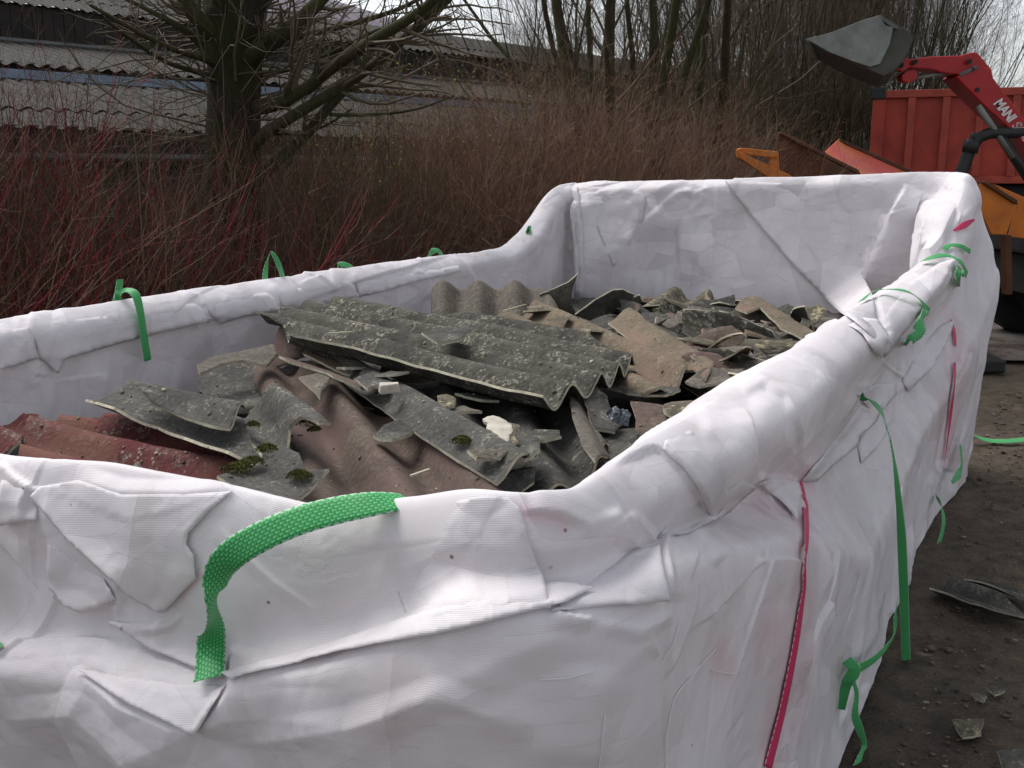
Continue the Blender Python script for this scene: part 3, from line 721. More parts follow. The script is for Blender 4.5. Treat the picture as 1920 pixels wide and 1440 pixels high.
# big loop at the near end: rises over the rim, arches and twists down to its sewn foot
p0, n0 = hit(393, 1272); p1, n1 = hit(396, 1205)
PP = [p0+back(p0)*.030, p1+back(p1)*.034, PS(398,1136,1.088), PS(406,1085,1.085), PS(430,1044,1.083), PS(490,1006,1.095), PS(560,976,1.125), PS(630,957,1.165), PS(690,946,1.195), PS(733,941,1.222), PS(768,940,1.25), PS(795,948,1.285), PS(822,980,1.31)]
NN = [Vector((-.1,-.95,.3)), Vector((.05,-.95,.3)), Vector((.97,-.35,.1)), Vector((.55,-.8,.25)), Vector((.3,-.85,.45)), Vector((.2,-.8,.6)), Vector((.1,-.72,.7)), Vector((.05,-.66,.75)), Vector((.0,-.6,.8)), Vector((.0,-.45,.9)), Vector((.1,-.2,1)), Vector((.3,.3,.8)), Vector((.4,.6,.6))]
ribbon('lifting_strap', PP, NN, [.058,.050,.036,.044,.048,.048,.048,.048,.046,.044,.042,.040,.04], M['green'], bag, n=20)
# left rim: strap folded over the rim and hanging inside, then three small loops
def rim_pt(u, dz, s=0.0):
    """Point over the left rim at picture column u."""
    p = PW(u, 556-(u-300)*.146, -2.95); return Vector((p.x, p.y, 1.283+dz))
A = Vector(BW(0, 1, 0)).normalized(); Ls = Vector(BW(1, 0, 0)).normalized()
def L_(u, v, w): return PW(u, v, w)
ribbon('lifting_strap', [L_(225,524,-2.97), L_(222,545,-2.98), L_(219,568,-2.97), L_(218,590,-3.02)], [A]*4, .030, M['green'], bag)
ribbon('lifting_strap', [L_(218,576,-2.99), L_(224,552,-2.96), L_(240,544,-2.92), L_(254,553,-2.885), L_(262,580,-2.865), L_(268,620,-2.86), L_(277,676,-2.86)],
       [A*.6+Vector((0,-.6,.6)), A*.4+Vector((0,-.5,.7)), A*.3+Vector((0,-.3,.9)), A+Vector((0,-.3,.4)), A, A, A], .034, M['green'], bag)
ribbon('lifting_strap', [L_(497,535,-3.0), L_(498,505,-2.98), L_(506,476,-2.96), L_(513,478,-2.95), L_(524,500,-2.95), L_(533,532,-3.0)], [A, A, A+Ls*.6, A, A, A], [.034,.03,.012,.022,.03,.034], M['green'], bag)
ribbon('lifting_strap', [L_(633,520,-3.02), L_(633,503,-2.98), L_(640,496,-2.96), L_(655,500,-2.97), L_(672,515,-3.02)], [A, A, A+Vector((0,0,.8)), A+Vector((0,-.3,.5)), A], [.02,.018,.03,.032,.03], M['green'], bag)
ribbon('lifting_strap', [L_(797,500,-3.02), L_(806,478,-2.98), L_(816,469,-2.96), L_(826,476,-2.97), L_(832,495,-3.02)], [A, A, A+Vector((0,0,.9)), A, A], [.036,.034,.03,.034,.036], M['green'], bag)
ribbon('lifting_strap', [hit(984,438)[0]+A*.01, hit(988,432)[0]+A*.02+Vector((0,0,.015)), hit(993,440)[0]+A*.01], [A, A, A], [.03,.045,.02], M['green'], bag, n=5)
# right side
wv = Vector(BW(0, 1, 0)).normalized()
def R_(u, v, w): return PW(u, v, w)
def surf_ribbon(px, widths, lifts, nrm=None, mat='green', name='lifting_strap', n=14):
    P = []; N = []
    for i, (u, v) in enumerate(px):
        p, q = hit(u, v); P.append(p + q*lifts[i]); N.append(q if nrm is None else nrm[i] if nrm[i] is not None else q)
    return ribbon(name, P, N, widths, M[mat], bag, n=n)
p, q = hit(1612, 742)
ribbon('lifting_strap', [p+q*.004, R_(1640,756,-.47), R_(1662,800,-.40), R_(1674,850,-.375), R_(1683,920,-.36), R_(1690,1000,-.36), R_(1694,1090,-.355), R_(1697,1180,-.35), R_(1700,1268,-.34)],
       [q, Vector((.3,-.2,.9)), Vector((.9,-.4,.2)), Vector((.95,-.5,.1)), Vector((.5,-.85,.1)), Vector((.2,-.95,.05)), Vector((.1,-1,0)), Vector((.1,-1,0)), Vector((.1,-1,0))],
       [.03,.03,.03,.026,.028,.034,.034,.034,.034], M['green'], bag)
surf_ribbon([(1618,572),(1648,556),(1680,558),(1705,568),(1724,580)], [.024,.026,.03,.034,.034], [.016,.026,.032,.034,.036])
ribbon('lifting_strap', [hit(1722,580)[0]+wv*.03, R_(1730,590,-.43), R_(1729,605,-.42), R_(1719,625,-.43), R_(1704,640,-.45), hit(1697,645)[0]], [Vector((.4,-.5,.7)), Vector((.6,-.7,.2)), Vector((.1,-1,0)), Vector((-.1,-1,0)), Vector((.2,-1,0)), Vector((.4,-.9,0))], [.03,.034,.05,.05,.035,.012], M['green'], bag)
surf_ribbon([(1733,497),(1752,491),(1772,491),(1787,498),(1797,512)], [.035,.04,.045,.045,.04], [.02,.03,.036,.04,.042])
ribbon('lifting_strap', [hit(1790,500)[0]+wv*.02, R_(1800,515,-.42), R_(1800,528,-.43), hit(1797,534)[0]], [Vector((.5,-.6,.6)), Vector((.3,-.9,.2)), Vector((.3,-.9,.2)), Vector((.3,-.9,.2))], [.035,.06,.05,.02], M['green'], bag)
surf_ribbon([(1768,472),(1780,466),(1795,466),(1808,472)], [.03]*4, [.014,.02,.024,.03])
# red seam straps
surf_ribbon([(1497,902),(1503,925),(1508,960),(1508,1010),(1504,1060),(1503,1100),(1497,1140),(1488,1200),(1475,1270),(1460,1340),(1435,1438)], [.036,.030,.020,.016,.018,.024,.034,.046,.050,.052,.052], [.006]*11, None, 'pink', 'seam_strap')
surf_ribbon([(1779,600),(1785,622),(1788,650)], [.010,.030,.012], [.012]*3, None, 'pink', 'seam_strap')
surf_ribbon([(1786,682),(1784,720),(1778,770),(1772,820),(1766,866)], [.014,.045,.042,.022,.010], [.014]*5, None, 'pink', 'seam_strap')
surf_ribbon([(1787,435),(1805,424),(1822,412)], [.012,.036,.012], [.014]*3, None, 'pink', 'seam_strap')
# straps hanging near the ground
def gstrap(px, w, heights, nr):
    P = [PZ(u, v, z) for (u, v), z in zip(px, heights)]; return ribbon('lifting_strap', P, nr, w, M['green'], bag)
upv = Vector((0, -.3, 1))
gstrap([(1812,800),(1830,818),(1855,826),(1890,827),(1925,824)], .05, [.12,.05,.02,.02,.02], [upv]*5)
ribbon('lifting_strap', [R_(1801,835,-.36), R_(1803,870,-.34), R_(1798,888,-.34), R_(1785,905,-.36)], [Vector((.4,-1,0)), Vector((.4,-1,0)), Vector((0,-1,.3)), Vector((0,-1,.3))], [.022,.026,.04,.02], M['green'], bag)
ribbon('lifting_strap', [R_(1755,930,-.42), R_(1766,950,-.38), R_(1769,985,-.36), R_(1758,1025,-.37), R_(1742,1055,-.39), R_(1722,1060,-.42), R_(1708,1053,-.45)], [Vector((.6,-.9,0))]*5+[upv]*2, [.02,.03,.034,.034,.034,.034,.03], M['green'], bag)
ribbon('lifting_strap', [R_(1683,1120,-.40), R_(1680,1150,-.385), R_(1676,1190,-.38), R_(1660,1215,-.385), R_(1640,1235,-.39), R_(1612,1252,-.40), R_(1590,1258,-.42)], [Vector((.5,-.9,0))]*3+[Vector((-.2,-.9,.3))]*4, [.03,.026,.016,.016,.024,.03,.034], M['green'], bag)
kp = R_(1597,1255,-.405)
ribbon('lifting_strap', [kp+Vector((-.02,-.01,.035)), kp+Vector((.0,-.02,.01)), kp+Vector((-.012,-.012,-.03)), R_(1585,1290,-.42), R_(1578,1330,-.43)], [Vector((-.2,-.9,.3))]*5, [.03,.036,.034,.03,.02], M['green'], bag)
ribbon('lifting_strap', [kp+Vector((.0,0,-.02)), R_(1606,1300,-.39), R_(1603,1340,-.39), R_(1613,1370,-.38), R_(1620,1395,-.38), R_(1612,1425,-.38), R_(1598,1460,-.39)], [Vector((.5,-.9,0))]*3+[Vector((.2,-.9,.2))]*4, [.012,.016,.028,.026,.02,.028,.034], M['green'], bag)
ribbon('lifting_strap', [hit(2,1212)[0]-Ls*.01, hit(12,1206)[0]-Ls*.015, hit(0,1200)[0]-Ls*.01], [Vector((0,-.7,.7))]*3, [.01,.012,.01], M['green'], bag, n=6)

for th_, pts_ in enumerate([[(1247,1440),(1250,1370),(1262,1310),(1290,1272),(1342,1212)], [(1010,1272),(1060,1270),(1110,1258)], [(1120,1440),(1126,1390),(1132,1340)], [(1240,1240),(1262,1200),(1272,1160)], [(1330,1255),(1370,1262),(1392,1256)]]):
    P, N = zip(*[on(u, v, .003) for u, v in pts_]); ribbon('loose_thread', P, N, .0018, M['thread'], bag, th=.0012, n=8)
p_, n_ = hit(1080, 1234)

# ------------------------------------------------------------------ the ground and the load
def mat_ground():
    g = NT('dark_muddy_earth'); o = g.obj()
    a = g.noise(.6, 5, .6, o); b = g.noise(9, 6, .7, o); c = g.noise(90, 4, .7, o)
    col = g.mix(g.ramp(a, [(.4, BLACK), (.62, WHITE)]), lin((96, 85, 74)), lin((126, 114, 98)))
    col = g.mix(.8, col, g.ramp(b, [(.3, (110, 108, 106)), (.7, (255, 250, 245))]), 'MULTIPLY')
    col = g.mix(.5, col, g.ramp(c, [(.35, (90, 90, 90)), (.65, (255, 255, 255))]), 'MULTIPLY')
    wet = g.ramp(g.noise(.35, 4, .6, o), [(.55, BLACK), (.66, WHITE)])
    n = g.bump(g.math('ADD', b, g.math('MULTIPLY', c, .25)), 1.0, .04)
    return g.done(col, g.math('SUBTRACT', .85, g.math('MULTIPLY', wet, .45)), n, .3)
M['ground'] = mat_ground()
xs = np.concatenate([np.linspace(-400, -20, 16), np.arange(-19, .5, .5), np.arange(.6, 5.5, .045), np.arange(5.6, 25, .5), np.linspace(26, 400, 16)])
ys = np.concatenate([np.linspace(-60, -4, 8), np.arange(-3, 1.2, .5), np.arange(1.3, 9.3, .045), np.arange(9.4, 30, .5), np.linspace(32, 500, 16)])
gx, gy = np.meshgrid(xs, ys, indexing='ij'); gz = .03*vnoise(gx*.7, gy*.7, 3)*np.clip(1-np.hypot(gx, gy-8)/40, 0, 1)
gz += np.where((gx > .6) & (gx < 5.4) & (gy > 1.3) & (gy < 9.2), .010*vnoise(gx*5, gy*5, 13)+.006*vnoise(gx*13, gy*13, 14)-.006, 0)
gi = np.arange(gx.size).reshape(gx.shape)
tag(link('ground', mesh('ground', np.stack([gx, gy, gz], -1).reshape(-1, 3), np.stack([gi[:-1, :-1], gi[1:, :-1], gi[1:, 1:], gi[:-1, 1:]], -1).reshape(-1, 4), True), M['ground']), kind='structure')

def frac_line(P, rough, rnd, seg=.011):
    """Jagged copy of a closed outline, cut fine enough to follow the corrugation."""
    P = [np.array(p, float) for p in P]
    for k in range(7):
        Q = []; any_ = False
        for i in range(len(P)):
            a, b = P[i], P[(i+1) % len(P)]; d = b-a; L = np.linalg.norm(d)
            Q.append(a)
            if L > seg: Q.append((a+b)/2 + np.array([-d[1], d[0]])*rnd.gauss(0, rough)); any_ = True
        P = Q; rough *= .85
        if not any_: break
    return P
def plate(name, label, outline, frame, mat, cat='roofing sheet', group=None, period=.177, amp=.024, phase=0.0, th=.0078,
          rough=.035, seed=1, step=.014, bend=0.0, bendx=0.0, wob=.004, cc=None, obj=True):
    """outline: polygon in the sheet's own (ridge, cross) metres; frame: origin, ridge axis, cross axis, normal."""
    rnd = random.Random(seed); O, e1, e2, e3 = frame
    P = frac_line(outline, rough, rnd)
    A = np.array(P); lo = A.min(0); hi = A.max(0)
    pts = [Vector((float(p[0]), float(p[1]))) for p in P]; nb = len(pts)
    def inside(x, y):
        c = False; j = nb-1
        for i in range(nb):
            if (pts[i].y > y) != (pts[j].y > y) and x < (pts[j].x-pts[i].x)*(y-pts[i].y)/(pts[j].y-pts[i].y)+pts[i].x: c = not c
            j = i
        return c
    st2 = step*1.6
    for x in np.arange(lo[0]+step, hi[0], st2):
        for y in np.arange(lo[1]+step*.6, hi[1], step):
            xx = x+rnd.uniform(-.2, .2)*step; yy = y+rnd.uniform(-.15, .15)*step
            if inside(xx, yy): pts.append(Vector((float(xx), float(yy))))
    r = delaunay_2d_cdt(pts, [(i, (i+1) % nb) for i in range(nb)], [], 1, 1e-5)
    V2 = np.array([tuple(v) for v in r[0]]); F2 = [tuple(f) for f in r[2] if len(f) == 3]
    # keep triangles whose centre lies inside
    F2 = [f for f in F2 if inside(*(V2[list(f)].mean(0)))]
    x, y = V2[:, 0], V2[:, 1]
    def hgt(x, y):
        z = amp*np.cos(2*pi*y/period+phase) + wob*vnoise(x*3+seed, y*3, seed) + wob*.4*vnoise(x*11, y*11+seed, seed+1)
        return z + bend*(y-(lo[1]+hi[1])/2)**2 + bendx*(x-(lo[0]+hi[0])/2)**2
    z = hgt(x, y); e = 1e-3
    nx_ = -(hgt(x+e, y)-z)/e; ny_ = -(hgt(x, y+e)-z)/e; L = np.sqrt(nx_**2+ny_**2+1)
    top = np.stack([x+nx_/L*th/2, y+ny_/L*th/2, z+th/2/L], 1); bot = np.stack([x-nx_/L*th/2, y-ny_/L*th/2, z-th/2/L], 1)
    E = np.array([[e1.x, e1.y, e1.z], [e2.x, e2.y, e2.z], [e3.x, e3.y, e3.z]])
    cen_ = np.array([*V2.mean(0), 0]); V = (np.vstack([top, bot])-cen_)@E; n = len(V2)
    F2 = [f if np.cross(V2[f[1]]-V2[f[0]], V2[f[2]]-V2[f[0]]) > 0 else f[::-1] for f in F2]
    ec = {}
    for f in F2:
        for a, b in ((f[0], f[1]), (f[1], f[2]), (f[2], f[0])): ec[(a, b)] = ec.get((a, b), 0)+1
    side = [(a, b) for a, b in ec if (b, a) not in ec]
    Fc = F2 + [(f[2]+n, f[1]+n, f[0]+n) for f in F2] + [(a, a+n, b+n, b) for a, b in side]
    me = mesh(name, V, Fc, False, [0]*(2*len(F2))+[1]*len(side))
    sm = np.ones(len(Fc), bool); sm[2*len(F2):] = False; me.polygons.foreach_set('use_smooth', sm)
    o = link(name, me, [mat, M['edge']])
    o.location = O + e1*cen_[0] + e2*cen_[1]
    # keep the sharp rim where the broken edge meets the faces
    if label: tag(o, label, cat, group)
    return o
def frame3(p0, p1, p2):
    """p0->p1 is the ridge direction, p2 lies across."""
    e1 = (p1-p0).normalized(); d = p2-p0; e2 = (d-e1*d.dot(e1)).normalized(); e3 = e1.cross(e2)
    if e3.z < 0: e2 = -e2; e3 = e1.cross(e2)
    return p0, e1, e2, e3
def onplane(u, v, fr):
    O, e1, e2, e3 = fr; d = ray(u, v); t = (O-CAM).dot(e3)/d.dot(e3); q = CAM+d*t-O
    return (q.dot(e1), q.dot(e2))
def psheet(name, label, px, tri, mat, **kw):
    """px: outline read off the photo; tri: three (u,v,z) picks giving the plane and the ridge direction."""
    fr = frame3(*[PZ(u, v, z) if z < 5 else PY(u, v, z-10) for u, v, z in tri])
    return plate(name, label, [onplane(u, v, fr) for u, v in px], fr, M[mat], **kw)

SH = 'corrugated_sheet'
psheet(SH, 'long dark lichen-crusted corrugated sheet lying on top of the heap', [(478,600),(520,592),(548,580),(590,574),(640,566),(760,585),(880,598),(1010,622),(1100,640),(1193,667),(1170,690),(1120,722),(1060,742),(1017,757),(880,722),(700,680),(548,645),(530,616)],
       [(545,640,1.165),(1017,757,1.125),(640,567,1.175)], 'lichen', phase=.6, amp=.028, rough=.012, seed=3, wob=.006, step=.011)
psheet(SH, 'tan corrugated sheet with two ridges under the long lichen-crusted sheet', [(925,598),(965,590),(985,582),(1012,570),(1080,592),(1150,618),(1205,640),(1290,702),(1262,725),(1232,745),(1208,745),(1130,716),(1020,680),(960,640)],
       [(1010,575,1.13),(1290,702,1.085),(960,600,1.10)], 'tan', phase=.3, amp=.025, rough=.012, seed=5, step=.011)
psheet(SH, 'upright grey corrugated sheet standing in front of the left wall of the bag', [(809,560),(811,535),(1012,535),(1030,560),(1060,600),(1030,640),(812,640)],
       [(900,640,.95),(903,530,15.12),(1000,640,.95)], 'grey', period=.180, phase=-.4, amp=.03, rough=.006, seed=7, step=.012)
# the scalloped head of the upright sheet shows because it leans away: build the wave as real relief and tilt it
psheet('sheet_shard', 'curled grey shard rising to a point beside the upright sheet', [(1012,552),(1045,530),(1083,503),(1072,536),(1070,560),(1086,592),(1062,604),(1020,600)],
       [(1020,600,1.0),(1030,530,15.0),(1070,600,1.0)], 'grey', period=.5, amp=.05, phase=2, rough=.02, seed=8, cat='shard')
psheet(SH, 'broad smooth brown corrugated sheet sloping to the near end of the bag', [(445,674),(505,690),(560,682),(625,715),(700,758),(800,800),(900,870),(1010,930),(1010,1000),(560,1010),(572,945),(562,880),(540,832),(505,765),(470,705)],
       [(640,735,1.03),(790,950,.985),(800,800,1.03)], 'brown', phase=1.0, amp=.035, rough=.008, seed=11, step=.011)
psheet(SH, 'long dark strip with a pale broken edge crossing the brown sheet', [(560,650),(600,652),(660,680),(740,722),(800,738),(900,790),(1008,838),(985,868),(930,890),(850,843),(740,770),(640,700)],
       [(560,652,1.10),(930,888,1.075),(700,680,1.10)], 'dark', phase=3.4, amp=.024, rough=.010, seed=13, step=.010, wob=.006)
psheet(SH, 'mossy wavy-ended sheet piece above the red sheets', [(440,795),(462,752),(520,740),(575,768),(622,802),(606,817),(572,806),(545,808),(520,846),(492,857),(465,830)],
       [(500,745,1.10),(560,815,1.08),(590,790,1.10)], 'dark', period=.19, phase=-1.2, amp=.034, rough=.015, seed=17, step=.009)
psheet(SH, 'long narrow grey strip propped against the left wall of the bag', [(163,734),(240,738),(330,758),(440,792),(492,856),(430,838),(300,780),(215,760)],
       [(165,735,1.13),(490,856,1.07),(240,730,1.10)], 'dark', period=.26, phase=2.6, amp=.03, rough=.010, seed=19, step=.009)
psheet(SH, 'second narrow gutter-shaped strip beside the propped strip', [(238,727),(285,728),(360,748),(462,768),(445,780),(432,792),(400,788),(290,752)],
       [(240,730,1.155),(450,778,1.12),(300,725,1.15)], 'dark', period=.17, phase=-.5, amp=.022, rough=.010, seed=21, step=.008)
psheet(SH, 'red painted corrugated sheet with hole lying nearest the rim', [(40,845),(62,797),(72,792),(150,800),(200,790),(310,800),(330,815),(480,858),(410,912),(250,905),(30,890)],
       [(70,800,1.03),(460,880,1.0),(150,790,1.03)], 'red', phase=1.0, amp=.026, rough=.02, seed=23, step=.010, wob=.008)
psheet(SH, 'faded red corrugated piece behind the red painted sheet', [(105,800),(122,785),(170,782),(235,790),(300,812),(330,830),(200,835),(120,830)],
       [(120,795,1.01),(320,825,1.0),(180,780,1.01)], 'red', phase=0, amp=.028, rough=.03, seed=25, step=.010)
psheet(SH, 'small red corrugated piece in the left corner of the picture', [(-60,800),(-10,786),(45,783),(75,792),(50,815),(38,850),(-40,860)],
       [(-20,800,1.0),(60,840,.99),(45,785,1.0)], 'red', phase=1, amp=.028, rough=.03, seed=26, step=.012)
psheet(SH, 'dark mossy plate with a pale straight edge beside the near rim', [(408,906),(440,880),(490,858),(535,843),(562,856),(575,882),(618,885),(570,915),(528,945),(440,925)],
       [(440,885,1.06),(528,940,1.05),(560,860,1.07)], 'dark', period=.34, phase=2.0, amp=.02, rough=.012, seed=29, step=.009)
psheet(SH, 'grey brown arched sheet at the back of the dark hollow', [(370,688),(400,672),(440,664),(512,648),(520,668),(500,690),(455,680),(410,690),(375,706)],
       [(380,690,1.10),(510,655,1.12),(440,668,1.115)], 'grey', period=.5, phase=.5, amp=.006, rough=.012, seed=31, step=.01)
psheet(SH, 'dark plate added as shade in the hollow by the left wall', [(372,696),(440,678),(500,684),(520,700),(505,745),(450,760),(385,745),(372,725)],
       [(385,745,.98),(505,742,.98),(385,700,11.35+2.2)], 'dark', period=.5, phase=.5, amp=.01, rough=.02, seed=32, step=.012)  # added plate; its darkness stands in for the shade of the hollow
psheet(SH, 'brown upright curved piece under the left tip of the top sheet', [(512,640),(524,616),(548,606),(600,640),(585,670),(545,690),(512,692)],
       [(530,690,1.03),(535,615,1.16),(580,690,1.03)], 'brown', period=.3, phase=1.0, amp=.03, rough=.02, seed=33, step=.01)
psheet('sheet_shard', 'flat triangular grey shard on the brown sheet', [(560,711),(610,700),(622,703),(618,716),(600,749)],
       [(565,712,1.10),(600,746,1.09),(618,704,1.10)], 'grey', period=.6, amp=.004, rough=.02, seed=35, cat='shard', step=.01)
psheet('sheet_shard', 'brown folded shard pointing left over the brown sheet', [(524,672),(541,670),(620,690),(700,728),(680,742),(615,706),(545,688)],
       [(530,676,1.12),(690,732,1.09),(545,668,1.13)], 'brown', period=.2, amp=.02, phase=1, rough=.02, seed=37, cat='shard', step=.009)
psheet('sheet_shard', 'tan sliver under the brown folded shard', [(570,672),(585,668),(655,690),(668,715),(640,705)], [(575,672,1.10),(660,700,1.08),(600,668,1.10)], 'tan', period=.4, amp=.01, rough=.02, seed=38, cat='shard', step=.009)
psheet('sheet_shard', 'lichen-spotted shard lying on the long dark strip', [(663,714),(700,698),(736,718),(722,730),(700,728),(690,734)],
       [(665,715,1.125),(725,728,1.115),(700,698,1.13)], 'dark', period=.5, amp=.006, rough=.04, seed=39, cat='shard', step=.008)
psheet('sheet_shard', 'small curved shard on the ridge of the brown sheet', [(701,806),(720,792),(750,785),(779,800),(760,812),(735,827),(715,820)],
       [(702,806,1.075),(776,800,1.07),(740,785,1.08)], 'dark', period=.3, phase=3.1, amp=.014, rough=.02, seed=41, cat='shard', step=.007)
psheet(SH, 'dark lichen-flecked sheet descending under the wavy end of the top sheet', [(800,735),(900,715),(1050,735),(1100,800),(1135,850),(1100,905),(990,955),(930,960),(880,900),(830,800)],
       [(960,735,1.035),(1060,930,.99),(1060,740,1.03)], 'dark', phase=.8, amp=.028, rough=.012, seed=43, step=.011)
psheet(SH, 'smooth grey tubular ridge piece next to the dark descending sheet', [(1055,735),(1078,742),(1105,790),(1145,842),(1110,890),(1085,850),(1068,790)],
       [(1065,742,1.065),(1120,870,1.04),(1080,742,1.06)], 'grey', period=.20, phase=0.6, amp=.03, rough=.01, seed=45, step=.009)
psheet('sheet_shard', 'jagged dark plate behind the scrap of foil', [(1090,738),(1118,733),(1138,748),(1146,778),(1165,800),(1150,820),(1112,812),(1100,780)],
       [(1095,740,1.09),(1140,815,1.02),(1140,750,1.07)], 'dark', period=.4, amp=.01, rough=.05, seed=47, cat='shard', step=.009)
psheet('sheet_shard', 'flat brown plate next to the roll of the right rim', [(1182,759),(1245,765),(1250,800),(1225,825),(1190,812),(1192,790)],
       [(1185,765,1.05),(1240,800,1.03),(1240,766,1.05)], 'brown', period=.6, amp=.004, rough=.015, seed=49, cat='shard', step=.01)
psheet('sheet_shard', 'mossy plate below the foil against the right rim', [(1120,815),(1200,805),(1230,830),(1190,860),(1135,870)],
       [(1130,825,1.0),(1200,850,1.0),(1200,810,1.0)], 'dark', period=.6, amp=.004, rough=.03, seed=50, cat='shard', step=.01)
psheet('sheet_shard', 'pale torn shard at the right rim', [(1243,768),(1262,754),(1300,750),(1290,770),(1262,782),(1250,778)],
       [(1246,768,1.08),(1290,765,1.08),(1270,752,1.08)], 'pale', period=.3, amp=.008, rough=.05, seed=51, cat='shard', step=.008)
psheet(SH, 'olive brown sheet with thick pale edge behind the tan sheet', [(1140,598),(1182,586),(1245,630),(1305,662),(1340,690),(1322,712),(1300,694),(1262,686),(1200,640)],
       [(1142,598,1.13),(1262,688,1.10),(1190,588,1.135)], 'tan', period=.21, phase=3.0, amp=.02, rough=.012, seed=53, step=.009)
psheet(SH, 'grey brown sheet running down to the right rim', [(1200,640),(1290,690),(1330,700),(1440,690),(1400,740),(1330,760),(1280,740)],
       [(1220,650,1.07),(1400,735,1.04),(1330,690,1.08)], 'tan', phase=.5, amp=.026, rough=.015, seed=54, step=.010)
psheet(SH, 'dark rounded plate leaning at the foot of the back wall', [(1082,594),(1120,566),(1152,547),(1170,546),(1191,555),(1186,570),(1160,583),(1130,592),(1105,602)],
       [(1085,594,1.05),(1180,556,1.13),(1160,584,1.05)], 'dark', period=.5, phase=.5, amp=.015, rough=.012, seed=55, step=.01)
psheet(SH, 'lichen-blotched corrugated sheet at the foot of the back wall', [(1185,592),(1222,560),(1248,547),(1275,548),(1300,558),(1330,552),(1352,575),(1345,600),(1270,612),(1210,608)],
       [(1200,590,1.03),(1260,548,1.10),(1340,590,1.03)], 'pale', period=.177, phase=.5, amp=.028, rough=.02, seed=57, step=.011)
psheet(SH, 'tan plate roofing the pocket of shards beside the right rim', [(1378,580),(1395,562),(1420,556),(1470,590),(1530,628),(1505,640),(1462,618),(1425,580),(1400,590)],
       [(1400,566,1.14),(1510,635,1.09),(1430,560,1.14)], 'tan', period=.7, amp=.006, rough=.02, seed=59, step=.010)
psheet('sheet_shard', 'dark curled shard standing at the end of the heap beside the right rim', [(1479,600),(1485,585),(1505,582),(1518,598),(1535,622),(1515,625),(1490,615)],
       [(1485,612,1.05),(1495,583,1.15),(1530,620,1.05)], 'dark', period=.25, amp=.02, rough=.03, seed=61, cat='shard', step=.009)
psheet('sheet_shard', 'loose tongue-shaped shard on top of the long lichen-crusted sheet', [(790,628),(830,618),(878,616),(884,626),(862,640),(820,646)],
       [(795,630,1.212),(880,625,1.202),(830,617,1.215)], 'dark', period=.5, amp=.006, rough=.03, seed=63, cat='shard', step=.009)
psheet('sheet_shard', 'grey brown shard inside the dark hollow', [(412,752),(425,738),(480,733),(515,750),(500,768),(440,764)],
       [(420,750,.99),(500,760,.99),(480,735,1.0)], 'dark', period=.5, amp=.006, rough=.03, seed=65, cat='shard', step=.01)
for k, (u, v, s) in enumerate([(880,790,30), (905,805,22), (930,800,26), (948,830,22), (850,755,15)]): pass
psheet('plaster_flake', 'white flake of plaster on the end of the dark strip', [(905,795),(925,788),(950,798),(962,815),(950,835),(930,822),(912,812)],
       [(905,795,1.10),(950,830,1.095),(950,798,1.10)], 'plaster', period=.5, amp=.006, rough=.07, seed=67, cat='plaster flake', step=.008)
psheet('plaster_flake', 'second pale flake touching the white plaster flake', [(950,800),(975,805),(972,835),(965,842),(948,832)],
       [(950,800,1.095),(970,835,1.09),(975,806,1.095)], 'pale', period=.5, amp=.006, rough=.09, seed=69, cat='plaster flake', step=.008)
psheet('sheet_shard', 'notched shard at the end of the long dark strip', [(975,808),(1010,828),(1000,865),(985,870),(975,850),(962,842)],
       [(975,810,1.09),(1000,862,1.08),(1010,828,1.09)], 'dark', period=.4, amp=.01, rough=.06, seed=71, cat='shard', step=.008)
psheet('sheet_shard', 'olive oval shard lying on the dark strip', [(820,748),(838,744),(855,752),(852,766),(835,768),(822,760)],
       [(822,752,1.10),(850,762,1.10),(840,745,1.10)], 'pale', period=.5, amp=.003, rough=.03, seed=72, cat='shard', step=.008)
# a lump of plaster and a scrap of foil
lm = MB(); c = PZ(729, 728, 1.135); fr = Matrix.Rotation(.5, 4, 'Z')
base = [Vector(p) for p in ((-.032,-.014,-.014),(.028,-.02,-.012),(.034,.016,-.014),(-.026,.02,-.012),(-.03,-.012,.012),(.024,-.017,.016),(.036,.012,.013),(-.022,.017,.018))]
lm.add([fr@p for p in base], [(0,3,2,1),(4,5,6,7),(0,1,5,4),(1,2,6,5),(2,3,7,6),(3,0,4,7)])
o = lm.build('plaster_lump', M['plaster'], None, .004); o.location = c; tag(o, 'small white angular lump of plaster resting on the dark strip', 'plaster lump')
g = NT('crumpled_silver_foil'); M['foil'] = g.done(lin((120, 128, 136)), .28, g.bump(g.noise(60, 3, .6, g.obj()), 1.0, .02), .6, .9)
fx_, fy_ = np.meshgrid(np.linspace(-.05, .05, 26), np.linspace(-.03, .03, 16), indexing='ij'); fz = .02*crumple(fx_, fy_, .022, 5)+.01*crumple(fx_, fy_, .009, 6)
fi = np.arange(fx_.size).reshape(fx_.shape); o = link('foil_scrap', mesh('foil_scrap', np.stack([fx_+.01*vnoise(fy_*60, fx_*60, 2), fy_+.01*vnoise(fx_*60, fy_*60, 3), fz+fy_*.7], -1).reshape(-1, 3), np.stack([fi[:-1, :-1], fi[1:, :-1], fi[1:, 1:], fi[:-1, 1:]], -1).reshape(-1, 4), False), M['foil'])
o.location = PZ(1160, 780, 1.075); o.rotation_euler = (.3, .1, .3); o.scale = (.62, .62, .62); tag(o, 'crumpled scrap of silver foil between broken plates', 'foil scrap')

